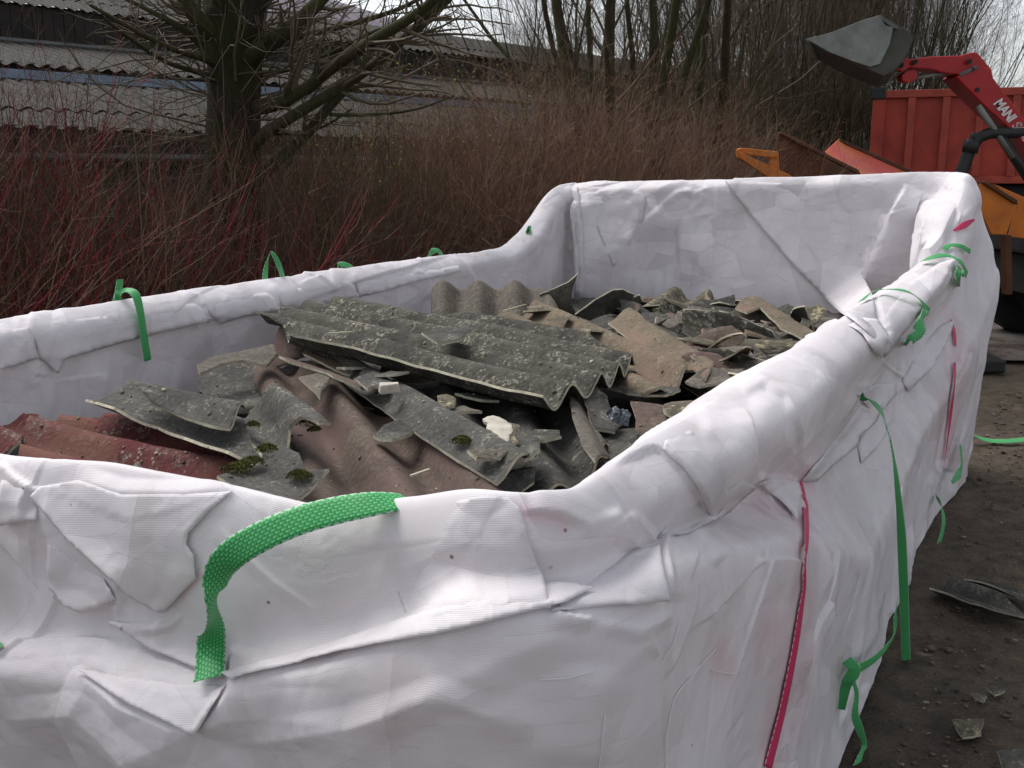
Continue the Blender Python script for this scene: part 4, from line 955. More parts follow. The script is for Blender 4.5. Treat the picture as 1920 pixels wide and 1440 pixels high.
# moss cushions: clumps of tiny leaflets
def moss(u, v, z, r, label, seed, sq=.5):
    rnd = random.Random(seed); V = []; Fc = []; n = int(900*max(r/.03, .6))
    for i in range(n):
        a = rnd.uniform(0, 2*pi); q = r*math.sqrt(rnd.random())*(.7+.5*rnd.random()); h = (1-(min(q/r, 1))**2)*r*sq*rnd.uniform(.5, 1.1)
        c = Vector((q*cos(a)*1.25, q*sin(a), h)); d1 = Vector((rnd.gauss(0, 1), rnd.gauss(0, 1), rnd.gauss(0, 1))).normalized()*.0035; d2 = Vector((rnd.gauss(0, 1), rnd.gauss(0, 1), rnd.gauss(0, 1))).normalized()*.0035
        k = len(V); V += [tuple(c-d1), tuple(c+d2), tuple(c+d1+Vector((0, 0, .003)))]; Fc.append((k, k+1, k+2))
    o = link('moss_cushion', mesh('moss_cushion', V, Fc), M['moss']); o.location = PZ(u, v, z); o.rotation_euler = (0, 0, rnd.uniform(0, 3))
    tag(o, label, 'moss')
moss(577, 793, 1.085, .030, 'moss cushion on the wavy-ended sheet near its tip', 1)
moss(590, 806, 1.07, .016, 'smallest moss tuft below the cushion on the wavy-ended sheet', 2)
moss(500, 842, 1.075, .024, 'moss tuft at the lower corner of the wavy-ended sheet', 3)
moss(562, 893, 1.06, .026, 'round moss tuft on the mossy plate with the pale edge', 4)
moss(445, 880, 1.065, .03, 'moss strip at the left border of the mossy plate', 5)
moss(470, 868, 1.07, .028, 'moss clump between the red sheet and the mossy plate', 6)
moss(868, 828, 1.085, .026, 'moss patch on the long dark strip near its curled end', 7)
moss(475, 797, 1.09, .016, 'thin moss patch on the ridge of the wavy-ended sheet', 8)

# the heap of shards by the back wall and everywhere between the sheets
R = random.Random(77)
protos = []; pm = []; NAMES = {'dark': 'dark grey', 'lichen': 'lichen-crusted', 'grey': 'mid grey', 'tan': 'tan', 'pale': 'pale blotched', 'brown': 'brown'}
for k in range(22):
    n = R.randint(4, 7); a0 = R.uniform(0, 6); rx = R.uniform(.09, .2); ry = rx*R.uniform(.25, .6)
    pl = [(rx*cos(a0+2*pi*i/n+R.uniform(-.3, .3))*R.uniform(.7, 1.15), ry*sin(a0+2*pi*i/n+R.uniform(-.3, .3))*R.uniform(.7, 1.15)) for i in range(n)]
    fr = (Vector((0, 0, 0)), Vector((1, 0, 0)), Vector((0, 1, 0)), Vector((0, 0, 1)))
    mk_ = R.choice(['dark', 'dark', 'lichen', 'grey', 'tan', 'tan', 'pale', 'brown']); pm.append(mk_)
    pr = plate('sheet_shard', None, pl, fr, M[mk_], period=R.choice([.177, .177, .3, .6]), amp=R.choice([.022, .018, .01, .005]),
               phase=R.uniform(0, 6), th=.0062, rough=.045, seed=100+k, step=.012, wob=.004)
    protos.append(pr)
used = set(); cnt = 0
def shard(p, rot, sc, label, group):
    k = R.randrange(len(protos)); o = protos[k]
    if k in used: o = o.copy(); COL.objects.link(o)
    used.add(k); o.location = p; o.rotation_euler = rot; o.scale = (sc*(1.5 if cnt % 4 == 0 else 1.0), sc, 1.0)
    tag(o, NAMES[pm[k]]+' '+label, 'shard', group)
def inpoly(x, y, P):
    c = False; j = len(P)-1
    for i in range(len(P)):
        if (P[i][1] > y) != (P[j][1] > y) and x < (P[j][0]-P[i][0])*(y-P[i][1])/(P[j][1]-P[i][1])+P[i][0]: c = not c
        j = i
    return c
heap = [(1150,580),(1230,565),(1340,575),(1400,575),(1480,600),(1520,618),(1450,665),(1360,720),(1320,700),(1250,655)]
cnt = 0
while cnt < 175:
    u = R.uniform(1140, 1525); v = R.uniform(560, 725)
    if not inpoly(u, v, heap): continue
    z = 1.00 + .05*(1-abs(u-1380)/250) + R.uniform(-.06, .06)
    rot = (R.gauss(.18, .33), R.gauss(0, .25), R.gauss(-.75, .7)); sc = R.choice([R.uniform(.5, .9), R.uniform(.9, 1.7)])
    part_ = 'left part of the heap, behind the tan sheets' if u < 1270 else 'middle of the heap by the back wall' if u < 1400 else 'right end of the heap, beside the rolled rim'
    shard(PZ(u, v, z), rot, sc, 'broken shard in the '+part_, 'shards heaped by the back wall'); cnt += 1
for k in range(46):
    s = R.uniform(1.5, 5.9); w = R.uniform(-2.75, -.85); p = BW(s, w, .93+R.uniform(-.02, .05))
    shard(p, (R.gauss(0, .2), R.gauss(0, .2), R.uniform(0, 6)), R.uniform(.8, 1.5), 'broken shard showing in a gap under the big sheets', 'shards under the big sheets')
# splinters and crumbs
for (u, v, z, L, a, lb) in [(965,578,1.12,.14,.7,'thin splinter leaning on the upright grey sheet'), (788,888,1.05,.05,.5,'matchstick splinter on the ridge of the brown sheet'), (1003,577,1.14,.12,-1.0,'thin splinter at the head of the tan sheet'), (640,625,1.2,.12,-.6,'pale splinter on the long lichen-crusted sheet')]:
    m_ = MB(); m_.beam((-L/2, 0, 0), (L/2, 0, .004), .008, .006); o = m_.build('splinter', M['edge'], None, .001); o.location = PZ(u, v, z); o.rotation_euler = (0, -.1, a); tag(o, lb, 'splinter')
# fine debris below the sheets
sx_, wx_ = np.meshgrid(np.arange(S0+.03, S1-.03, .03), np.arange(WL+.05, WR-.04, .03), indexing='ij')
zz = .90 + .03*vnoise(sx_*2, wx_*2, 5) + .02*vnoise(sx_*9, wx_*9, 6) + .012*vnoise(sx_*27, wx_*27, 9) + .05*np.clip((sx_-3.6)/.8, 0, 1)*np.clip((5.6-sx_)/.6, 0, 1)*np.clip((wx_+2.4)/.8, 0, 1)
di = np.arange(sx_.size).reshape(sx_.shape)
tag(link('debris', mesh('debris', np.stack([sx_*ST+wx_*CT, sx_*CT-wx_*ST, zz], -1).reshape(-1, 3), np.stack([di[:-1, :-1], di[1:, :-1], di[1:, 1:], di[:-1, 1:]], -1).reshape(-1, 4), True), M['dark']), kind='stuff')
COL.objects['debris']['label'] = 'fine grey debris filling the bag beneath the sheets'

extra = [(1010,585,1.13,.09,'tan','flat tan chip on the head of the tan sheet'),(1048,600,1.14,.07,'dark','dark chip lying on the tan sheet behind the long top sheet'),(895,742,1.09,.07,'dark','dark chip on the dark strip just under the top sheet'),
 (868,765,1.10,.06,'grey','grey chip beside the olive oval shard'),(900,848,1.10,.05,'pale','round pale chip near the curled end of the dark strip'),(925,852,1.10,.045,'grey','ring-shaped grey chip at the curled end of the dark strip'),
 (1022,820,1.06,.08,'lichen','lichen-crusted chip on the dark descending sheet'),(965,905,1.03,.07,'dark','dark chip at the foot of the dark descending sheet'),(660,690,1.115,.06,'grey','grey chip at the head of the dark strip'),
 (735,700,1.14,.07,'dark','dark flat chip under the edge of the top sheet'),(405,760,1.08,.06,'dark','dark chip on the gutter-shaped strip'),
 (1120,620,1.13,.10,'grey','grey plate behind the right end of the tan sheet'),(1160,700,1.07,.12,'tan','tan plate showing below the tan sheet'),
 (1215,735,1.05,.13,'dark','dark plate in the shade below the tan sheet'),(1010,900,1.0,.10,'dark','dark plate beside the near right corner of the bag'),(940,935,.99,.10,'brown','brown plate beside the near right corner of the bag')]
for i_, (u, v, z, r_, mk_, lb) in enumerate(extra):
    q_ = random.Random(300+i_); n_ = q_.randint(4, 6); a_ = q_.uniform(0, 6); pl = [(r_*cos(a_+2*pi*i/n_)*q_.uniform(.7, 1.2), r_*.6*sin(a_+2*pi*i/n_)*q_.uniform(.7, 1.2)) for i in range(n_)]
    o = plate('sheet_shard', lb, pl, (Vector((0, 0, 0)), Vector((1, 0, 0)), Vector((0, 1, 0)), Vector((0, 0, 1))), M[mk_], cat='shard', period=.3, amp=.006, phase=i_, rough=.05, seed=300+i_, step=.008)
    o.location = PZ(u, v, z); o.rotation_euler = (q_.gauss(.05, .15), q_.gauss(0, .15), q_.uniform(0, 6))
# crumbs and chips that have settled on the sheets: too many to count
bpy.context.view_layer.update(); dg = bpy.context.evaluated_depsgraph_get(); V = []; Fc = []; rr = random.Random(55); kk = 0
while kk < 800:
    u = rr.uniform(0, 1540); v = rr.uniform(540, 945); d = ray(u, v).normalized(); ok_, loc, nr, _, ob_, _ = SC.ray_cast(dg, CAM, d); kk += 1
    if not ok_ or ob_.name.split('.')[0] not in ('corrugated_sheet', 'sheet_shard', 'debris') or nr.z < .5: continue
    r = .0015+.006*rr.random()**4; b = len(V); a = rr.uniform(0, 6); n_ = rr.randint(4, 6); e1 = nr.orthogonal().normalized(); e2 = nr.cross(e1); tl = Vector((rr.gauss(0, .3), rr.gauss(0, .3), 0))
    ring = [(r*rr.uniform(.6, 1.3), a+2*pi*i/n_) for i in range(n_)]; st_ = rr.uniform(.5, 1)
    for h_ in (0, .35*r+.0012):
        for q, t_ in ring: V.append(tuple(loc + e1*(q*cos(t_)) + e2*(q*sin(t_)*st_) + (nr+tl)*h_ + nr*.0005))
    Fc.append(tuple(b+n_+i for i in range(n_))); Fc += [(b+i, b+(i+1) % n_, b+n_+(i+1) % n_, b+n_+i) for i in range(n_)]
g = NT('fibre_cement_crumbs'); isl = g.n('NewGeometry').outputs['Random Per Island']
M['crumb'] = g.done(g.ramp(isl, [(0, (70, 66, 58)), (.4, (104, 98, 86)), (.75, (140, 132, 114)), (1, (190, 182, 160))]), .9, None, .2)
o = link('crumbs', mesh('crumbs', V, Fc), M['crumb']); tag(o, 'crumbs and chips settled on the broken sheets', kind='stuff')
# things on the ground at the right
psheet(SH, 'dark broken corrugated piece lying on the mud beside the bag', [(1742,1112),(1790,1090),(1860,1115),(1925,1150),(1925,1172),(1880,1160),(1800,1135)],
       [(1750,1112,.04),(1920,1165,.04),(1800,1092,.04)], 'dark', phase=1, amp=.022, rough=.02, seed=81, step=.012)
psheet(SH, 'second dark corrugated piece on the mud behind the first', [(1808,1082),(1830,1078),(1930,1108),(1930,1135),(1890,1120)],
       [(1810,1082,.05),(1930,1120,.05),(1840,1078,.05)], 'dark', phase=2, amp=.022, rough=.02, seed=82, step=.012)
psheet('sheet_shard', 'pale grey shard lying alone on the mud', [(1786,1352),(1815,1352),(1845,1350),(1838,1372),(1840,1380),(1805,1386),(1795,1372)],
       [(1790,1355,.012),(1840,1380,.012),(1845,1352,.012)], 'pale', period=.6, amp=.004, rough=.04, seed=83, cat='shard', step=.01)
psheet('sheet_shard', 'dark shard at the bottom right corner of the picture', [(1870,1412),(1930,1408),(1935,1450),(1880,1450)],
       [(1875,1415,.03),(1930,1412,.03),(1880,1448,.03)], 'dark', period=.6, amp=.01, rough=.03, seed=84, cat='shard', step=.01)
psheet('sheet_shard', 'narrow dark shard on the mud above the pale one', [(1850,1292),(1870,1288),(1884,1298),(1865,1306)], [(1852,1295,.012),(1882,1300,.012),(1870,1288,.012)], 'dark', period=.6, amp=.003, rough=.04, seed=85, cat='shard', step=.01)
psheet('sheet_shard', 'thin grey sliver on the mud left of the narrow dark shard', [(1820,1300),(1850,1308),(1845,1318),(1828,1310)], [(1822,1302,.012),(1845,1314,.012),(1850,1308,.012)], 'grey', period=.6, amp=.003, rough=.04, seed=86, cat='shard', step=.01)
psheet('dead_leaf', 'curled orange brown leaf on the mud beside the hanging strap', [(1716,1226),(1728,1220),(1740,1228),(1746,1232),(1730,1233)], [(1716,1226,.02),(1744,1232,.01),(1730,1220,.02)], 'leaf' if 'leaf' in M else 'tan', period=.05, amp=.006, rough=.05, seed=87, cat='leaf', step=.006, th=.001)
# gravel and crumbs strewn over the mud: too many to count
V = []; Fc = []; rr = random.Random(5)
ico = [Vector(p).normalized() for p in ((-1,1.6,0),(1,1.6,0),(-1,-1.6,0),(1,-1.6,0),(0,-1,1.6),(0,1,1.6),(0,-1,-1.6),(0,1,-1.6),(1.6,0,-1),(1.6,0,1),(-1.6,0,-1),(-1.6,0,1))]
icf = [(0,11,5),(0,5,1),(0,1,7),(0,7,10),(0,10,11),(1,5,9),(5,11,4),(11,10,2),(10,7,6),(7,1,8),(3,9,4),(3,4,2),(3,2,6),(3,6,8),(3,8,9),(4,9,5),(2,4,11),(6,2,10),(8,6,7),(9,8,1)]
for k in range(9000):
    s = rr.uniform(1.2, 9); w = -.30+abs(rr.gauss(0, 1.4)) if rr.random() < .8 else rr.uniform(-.3, 4)
    p = BW(s, w, 0); r = .0025+.009*rr.random()**4*(2 if rr.random() < .08 else 1); sc = Vector((rr.uniform(.7, 1.7), rr.uniform(.7, 1.7), rr.uniform(.25, .7)))
    a = rr.uniform(0, 6); c, sn = cos(a), sin(a); b = len(V)
    for q in ico:
        q2 = Vector((q.x*sc.x*rr.uniform(.8, 1.2), q.y*sc.y*rr.uniform(.8, 1.2), q.z*sc.z))*r; V.append((p.x+q2.x*c-q2.y*sn, p.y+q2.x*sn+q2.y*c, .02*vnoise(np.array([p.x*.7]), np.array([p.y*.7]), 3)[0]+q2.z+r*.3))
    Fc += [(i+b, j+b, l+b) for i, j, l in icf]
g = NT('mixed_gravel'); isl = g.n('NewGeometry').outputs['Random Per Island']
M['gravel'] = g.done(g.ramp(isl, [(0, (60, 53, 47)), (.5, (86, 76, 66)), (.85, (108, 98, 84)), (.97, (140, 130, 112)), (1, (116, 76, 56))]), .85, None, .3)
o = link('gravel', mesh('gravel', V, np.array(Fc)), M['gravel']); tag(o, 'small stones and crumbs strewn over the mud', kind='stuff')

# ------------------------------------------------------------------ trees and shrubs
def tubes(lines, sides=4):
    """lines: list of (points (k,3), radii (k,)) -> one mesh's vertices and quads."""
    V = []; Fc = []; off = 0; groups = {}
    for P, r in lines: groups.setdefault(len(P), []).append((P, r))
    for k, L in groups.items():
        P = np.array([l[0] for l in L], float); Rr = np.array([l[1] for l in L], float); n = len(L)
        t = np.gradient(P, axis=1); t /= np.linalg.norm(t, axis=2, keepdims=True)+1e-9
        ref = np.where(np.abs(t[:, :1, 2:3]) > .8, np.array([[[1., 0, 0]]]), np.array([[[0, 0, 1.]]])); ref = np.repeat(ref, k, 1)
        a = np.cross(t, ref); a /= np.linalg.norm(a, axis=2, keepdims=True)+1e-9; b = np.cross(a, t)
        ang = np.arange(sides)*2*pi/sides
        W = P[:, :, None] + Rr[:, :, None, None]*(a[:, :, None]*np.cos(ang)[None, None, :, None]+b[:, :, None]*np.sin(ang)[None, None, :, None])
        V.append(W.reshape(-1, 3)); i = off+np.arange(n*k*sides).reshape(n, k, sides); j = np.roll(i, -1, 2)
        Fc.append(np.stack([i[:, :-1], j[:, :-1], j[:, 1:], i[:, 1:]], -1).reshape(-1, 4)); off += n*k*sides
    return np.concatenate(V), np.concatenate(Fc)
def branch(rnd, p, d, L, r, k, wob=.12, lift=0.0, tip=.35):
    P = [np.array(p, float)]; d = np.array(d, float); d /= np.linalg.norm(d)
    for i in range(k-1):
        d = d + np.array([rnd.gauss(0, wob), rnd.gauss(0, wob), rnd.gauss(0, wob)+lift]); d /= np.linalg.norm(d); P.append(P[-1]+d*L/(k-1))
    return np.array(P), np.linspace(r, r*tip, k)
def perp(rnd, d, spread):
    a = np.cross(d, [rnd.gauss(0, 1), rnd.gauss(0, 1), rnd.gauss(0, 1)]); a /= np.linalg.norm(a)+1e-9; v = d*cos(spread)+a*sin(spread); return v/np.linalg.norm(v)
def grow(rnd, line, depth, cfg, out):
    """cfg: per level (count per metre, length share, radius share, spread, points, wobble, lift)."""
    if depth >= len(cfg): return
    c, ls, rs, spd, k, wob, lift = cfg[depth]; P, r = line; L = np.linalg.norm(np.diff(P, axis=0), axis=1).sum()
    n = max(1, int(c*L)) if c > 0 else 0
    for i in range(n):
        t = rnd.uniform(.12, 1)**.8*(len(P)-1); q = min(int(t), len(P)-2); f = t-q; p = P[q]*(1-f)+P[q+1]*f; d = P[q+1]-P[q]; d /= np.linalg.norm(d)
        rr = (r[q]*(1-f)+r[q+1]*f)*rs
        b = branch(rnd, p, perp(rnd, d, spd*rnd.uniform(.6, 1.3)), L*ls*rnd.uniform(.5, 1.2)*(1.1-.5*t/(len(P)-1)), max(rr, .0012), k, wob, lift)
        out.setdefault(depth, []).append(b); grow(rnd, b, depth+1, cfg, out)
def flat(out): return [l for k in sorted(out) for l in out[k]]
def mat_bark(name, a, b, green=None, sc=14):
    g = NT(name); o = g.obj()
    w = g.noise(sc, 6, .7, g.scalev(o, (1, 1, .22)), .3); col = g.mix(g.ramp(w, [(.35, BLACK), (.65, WHITE)]), lin(a), lin(b))
    if green: col = g.mix(g.math('MULTIPLY', g.ramp(g.noise(2.2, 4, .6, o), [(.42, BLACK), (.6, WHITE)]), .7), col, lin(green))
    return g.done(col, .9, g.bump(w, 1.0, .03), .2)
M['bark'] = mat_bark('dark_mossy_bark', (34, 30, 24), (58, 52, 42), (48, 52, 24))
M['limb'] = mat_bark('olive_limb_bark', (52, 48, 36), (74, 68, 50), (62, 64, 36), 20)
M['twig'] = mat_plain('brown_twig', (78, 68, 54), (98, 88, 70), 8, .85, 0)
M['twig2'] = mat_plain('grey_olive_twig', (70, 66, 54), (92, 86, 70), 4, .85, 0)
def mat_stem(name, stops, strength=1):
    g = NT(name); r = g.n('NewGeometry').outputs['Random Per Island']; return g.done(g.ramp(r, stops), .75, None, .25)
M['redstem'] = mat_stem('red_dogwood_stem', [(0, (124, 32, 44)), (.25, (98, 30, 38)), (.5, (76, 34, 34)), (.75, (74, 54, 44)), (1, (124, 106, 82))])
M['brownstem'] = mat_stem('brown_hedge_stem', [(0, (132, 98, 80)), (.35, (98, 74, 60)), (.55, (150, 120, 98)), (.8, (88, 78, 58)), (.93, (112, 54, 50)), (1, (172, 150, 124))])
M['oldstem'] = mat_stem('dead_undergrowth_stem', [(0, (52, 44, 38)), (.3, (76, 62, 50)), (.55, (88, 76, 58)), (.75, (66, 68, 42)), (.93, (96, 34, 40)), (1, (150, 138, 112))])
M['bud'] = mat_plain('yellow_bud', (150, 150, 60), (120, 130, 60), 8, .8, 0)

def G3(u, v, Y): return np.array(tuple(PY(u, v, Y)))
# the large tree at the left
rnd = random.Random(4)
TY = 7.4
tree = empty('pollard_tree', (float(G3(425, 400, TY)[0]), TY, 0)); tag(tree, 'large dark pollard tree with mossy trunk rising through the red shrubs at the left', 'tree')
tp = [G3(418, 760, TY), G3(420, 600, TY), G3(424, 420, TY), G3(432, 300, TY), G3(437, 180, TY), G3(436, 90, TY), G3(440, 20, TY), G3(450, -60, TY), G3(455, -200, TY)]
tc = catmull(np.array(tp), 8); tr = np.interp(np.linspace(0, 1, len(tc)), [0, .2, .35, .5, .62, .75, .9, 1], [.25, .22, .20, .175, .185, .21, .22, .15])
ang = np.linspace(0, 2*pi, 33)[:-1]; V = []
for i, (c, r) in enumerate(zip(tc, tr)):
    rr = r*(1+.10*np.sin(3*ang+i*.05)+.05*vnoise(ang*4, np.full(32, i*.25), 3)+.03*vnoise(ang*9, np.full(32, i*.6), 7)+.10*max(0, (i-36)/20)*vnoise(ang*2, np.full(32, i*.4), 9))
    V.append(np.stack([c[0]+rr*np.cos(ang), c[1]+rr*np.sin(ang), np.full(32, c[2])], 1))
V = np.concatenate(V); n = len(tc); i = np.arange(n*32).reshape(n, 32); j = np.roll(i, -1, 1)
adopt(link('trunk', mesh('trunk', V, np.stack([i[:-1], j[:-1], j[1:], i[1:]], -1).reshape(-1, 4), True), M['bark']), tree)
limbs = []
def limb(pts, r0, r1, n=9, dy=0):
    P = catmull(np.array([G3(u, v, TY+y) for u, v, y in pts]), 6); limbs.append((P, np.linspace(r0, r1, len(P))))
limb([(470,205,0),(520,195,-.2),(570,170,-.4),(625,125,-.6),(700,75,-.8),(790,20,-1.0),(850,-40,-1.2)], .050, .026)
limb([(460,290,0),(500,250,-.2),(545,220,-.3),(620,175,-.5),(690,130,-.6),(760,70,-.7),(840,-10,-.8)], .046, .024)
limb([(470,345,0),(520,300,.1),(575,250,.2),(630,185,.2),(700,120,.2),(790,50,.3),(860,-20,.3)], .050, .022)
limb([(455,120,0),(500,85,-.2),(560,40,-.3),(620,-20,-.3)], .07, .04)
limb([(420,90,0),(385,50,-.2),(350,5,-.3),(320,-60,-.3)], .07, .04)
limb([(425,130,0),(380,110,-.3),(320,90,-.6),(250,55,-.9),(170,10,-1.1)], .026, .010)
limb([(420,150,0),(370,135,-.3),(310,115,-.5),(240,70,-.8),(190,30,-1.0)], .022, .009)
limb([(415,120,0),(350,60,-.2),(300,30,-.3),(220,-10,-.3)], .03, .012)
limb([(440,60,0),(430,0,0),(400,-80,0)], .08, .05)
limb([(470,110,0),(540,75,.2),(640,50,.4),(740,20,.4),(800,-10,.4)], .03, .012)
limb([(465,140,0),(540,130,.3),(620,100,.4),(700,60,.4),(760,40,.4)], .024, .008)
limb([(460,250,0),(540,250,.2),(600,240,.2),(660,205,.2)], .018, .006)
limb([(620,215,-.2),(700,215,0),(780,205,0),(850,180,0)], .014, .005)
V, Fc = tubes(limbs, 10); adopt(link('limb', mesh('limb', V, Fc, True), M['limb']), tree)
out = {}
for l in limbs: grow(rnd, l, 0, [(8, .42, .42, .75, 6, .14, .03), (7, .42, .55, .7, 5, .16, .02), (6, .5, .6, .7, 4, .2, 0)], out)
# bushy shoots sprouting from the head of the trunk
for q in range(150):
    c = tc[rnd.randrange(26, 50)]; a = rnd.uniform(0, 2*pi); p = np.array([c[0]+.17*cos(a), c[1]+.17*sin(a), c[2]])
    b = branch(rnd, p, [cos(a)*1.2, sin(a), rnd.uniform(-.2, .9)], rnd.uniform(.3, 1.3), rnd.uniform(.003, .010), 7, .17, .03); out.setdefault(0, []).append(b)
    grow(rnd, b, 0, [(7, .4, .6, .7, 4, .2, 0)], out)
V, Fc = tubes(flat(out), 4); adopt(link('twigs', mesh('twigs', V, Fc), M['twig']), tree)

# multi-stemmed willows in the middle and at the right
def willow(seed, nst, hgt, spread, r0, dens, sides=5, base=.5):
    rnd = random.Random(seed); st = []; out = {}
    st.append(branch(rnd, (0, 0, -.1), (0, 0, 1), base+.1, r0*1.8, 3, .02, 0, .9))
    for i in range(nst):
        a = rnd.uniform(0, 2*pi); t = spread*math.sqrt(rnd.random()); d = (sin(t)*cos(a), sin(t)*sin(a), cos(t))
        b = branch(rnd, (.15*cos(a), .15*sin(a), base*rnd.uniform(.6, 1)), d, hgt*rnd.uniform(.75, 1.1), r0*rnd.uniform(.5, 1), 14, .085, .045, .15); st.append(b)
        grow(rnd, b, 0, [(dens, .32, .36, .6, 8, .13, .05), (dens*1.5, .42, .5, .6, 6, .15, .04), (dens*1.8, .5, .6, .6, 4, .18, .02)], out)
    a = tubes(st, sides+2); b = tubes(flat(out), 3)
    return a, b
WM = []
for seed, nst, hgt, spr, r0, dens in [(1, 9, 7, .52, .09, 2.0), (2, 7, 7, .6, .10, 2.0), (3, 13, 8, .42, .030, 3.2), (5, 14, 9, .38, .027, 3.2)]:
    (V1, F1), (V2, F2) = willow(seed, nst, hgt, spr, r0, dens); WM.append((mesh('trunk', V1, F1, True), mesh('crown', V2, F2), ))
for a, b in WM: a.materials.append(M['limb']); b.materials.append(M['twig'])
def put_willow(k, x, y, rz, sc, label, group=None, twig=None):
    t = empty('willow_tree', (x, y, 0), rz); t.scale = (sc, sc, sc); tag(t, label, 'tree', group)
    for nm, me in zip(('trunk', 'crown'), WM[k]):
        o = bpy.data.objects.new(nm, me); COL.objects.link(o); o.parent = t
def xa(u, Y): return float(PY(u, 300, Y)[0])
put_willow(0, xa(1175, 11.5), 11.5, .3, 1.0, 'many-stemmed willow behind the middle of the brown hedge, left of the pair')
put_willow(1, xa(1258, 13.0), 13.0, 2.1, .9, 'leaning multi-stemmed willow just right of the middle one')
put_willow(2, xa(1040, 15.0), 15.0, 1.1, .9, 'thin willow between the large dark tree and the many-stemmed willow')
rw = random.Random(8)
for i, (u, Y, k, sc) in enumerate([(1390,17,3,.82),(1450,19,2,.95),(1510,18,3,.9),(1560,21,3,1.0),(1610,22,2,1.05),(1660,24,3,1.0),(1720,25,2,1.0),(1770,27,3,1.0),(1810,29,2,.95),(1430,24,3,1.1),(1540,26,3,1.15),(1640,28,2,1.2),(1320,20,2,.9),(1250,24,3,.9),(1130,24,3,.85),(960,26,2,.75),(880,28,3,.7),(1010,21,3,.72),(1150,22,3,.7),(1345,18,2,.8),(1480,20,2,.95),(1590,19,3,.9),(1690,22,3,.95),(1375,22,3,.95),(1500,23,3,1.05),(1750,24,2,.92)]):
    put_willow(k, xa(u, Y), Y, rw.uniform(0, 6), sc, ('slender grey willow in the dense row behind the raised bucket and the red container' if u > 1480 else 'slender grey willow right of the leaning multi-stemmed willow, left of the raised bucket' if u > 1300 else 'distant small willow behind the many-stemmed willows above the brown hedge' if u > 1050 else 'distant small willow seen through the branches of the large dark tree'), 'willows in the row at the back')

# shrubs: the red dogwoods at the left, the brown hedge behind the bag, the undergrowth
def shrub(seed, n, h, spread, r0, sub, base=.25, lean=.45, wob=.07, lift=.05, pts=7):
    rnd = random.Random(seed); out = {}
    for i in range(n):
        a = rnd.uniform(0, 2*pi); q = base*math.sqrt(rnd.random()); t = abs(rnd.gauss(0, lean))
        b = branch(rnd, (q*cos(a), q*sin(a), -.02), (sin(t)*cos(a), sin(t)*sin(a), cos(t)), h*rnd.uniform(.55, 1.1), r0*rnd.uniform(.6, 1.3), pts, wob, lift, .3)
        out.setdefault(0, []).append(b); grow(rnd, b, 0, sub, out)
    return tubes(flat(out), 3)
RS = [mesh('stems', *shrub(20+i, 34, 2.0, .5, .008, [(4.5, .42, .6, .62, 6, .12, .06), (5, .4, .6, .65, 4, .14, .04)], .28, .34, .10)) for i in range(4)]
BS = [mesh('stems', *shrub(40+i, 60, 2.6, .5, .0055, [(4.2, .34, .6, .7, 5, .16, .05), (5, .42, .7, .75, 4, .18, .02)], .55, .38, .12, .035, 9)) for i in range(4)]
US = [mesh('stems', *shrub(60+i, 75, 1.15, .5, .005, [(5, .5, .7, .8, 4, .16, 0)], .55, .6, .14, .0)) for i in range(3)]
for m_ in RS: m_.materials.append(M['redstem'])
for m_ in BS: m_.materials.append(M['brownstem'])
for m_ in US: m_.materials.append(M['oldstem'])
rs_ = random.Random(31)
def put(me, name, x, y, sc, label, cat, group, xy=1.0):
    o = bpy.data.objects.new(name, me); COL.objects.link(o); o.location = (x, y, 0); o.rotation_euler = (0, 0, rs_.uniform(0, 6.28)); o.scale = (xy*sc*rs_.uniform(.9, 1.1), xy*sc*rs_.uniform(.9, 1.1), sc); tag(o, label, cat, group)
# left of the bag: rows parallel to its long side
for s in np.arange(.9, 8.0, .42):
    for w in (-4.1, -4.9):
        p = BW(s+rs_.uniform(-.15, .15), w+rs_.uniform(-.2, .2), 0)
        u = proj(np.array([[p.x, p.y, 1.5]]))[0][0]
        if u < 640: put(rs_.choice(RS), 'dogwood_shrub', p.x, p.y, rs_.uniform(.85, 1.08) if u < 380 else rs_.uniform(.6, .8), ('red-stemmed dogwood shrub left of the large dark tree, in front of the sheds' if u < 380 else 'red-stemmed dogwood shrub beside the trunk of the large dark tree'), 'shrub', 'red-stemmed dogwoods behind the left side of the bag')
        elif u < 900: put(rs_.choice(RS), 'dogwood_shrub', p.x, p.y, rs_.uniform(.55, .72), 'lower red-stemmed dogwood shrub in front of the brown hedge', 'shrub', 'low dogwoods in front of the brown hedge')
for s in np.arange(.6, 9.5, .36):
    for w in (-4.0, -4.6, -5.1, -5.9):
        p = BW(s+rs_.uniform(-.15, .15), w+rs_.uniform(-.2, .2), 0)
        put(rs_.choice(US), 'undergrowth_bush', p.x, p.y, rs_.uniform(1.35, 1.9) if w < -4.2 else rs_.uniform(.7, .85), ('tangled bush of dead brown twigs in the row just behind the rim of the bag' if w > -4.2 else 'tangled bush of dead brown and olive twigs deeper in the red-stemmed thicket'), 'bush', 'undergrowth bushes along the left of the bag', .5 if w > -4.2 else .55)
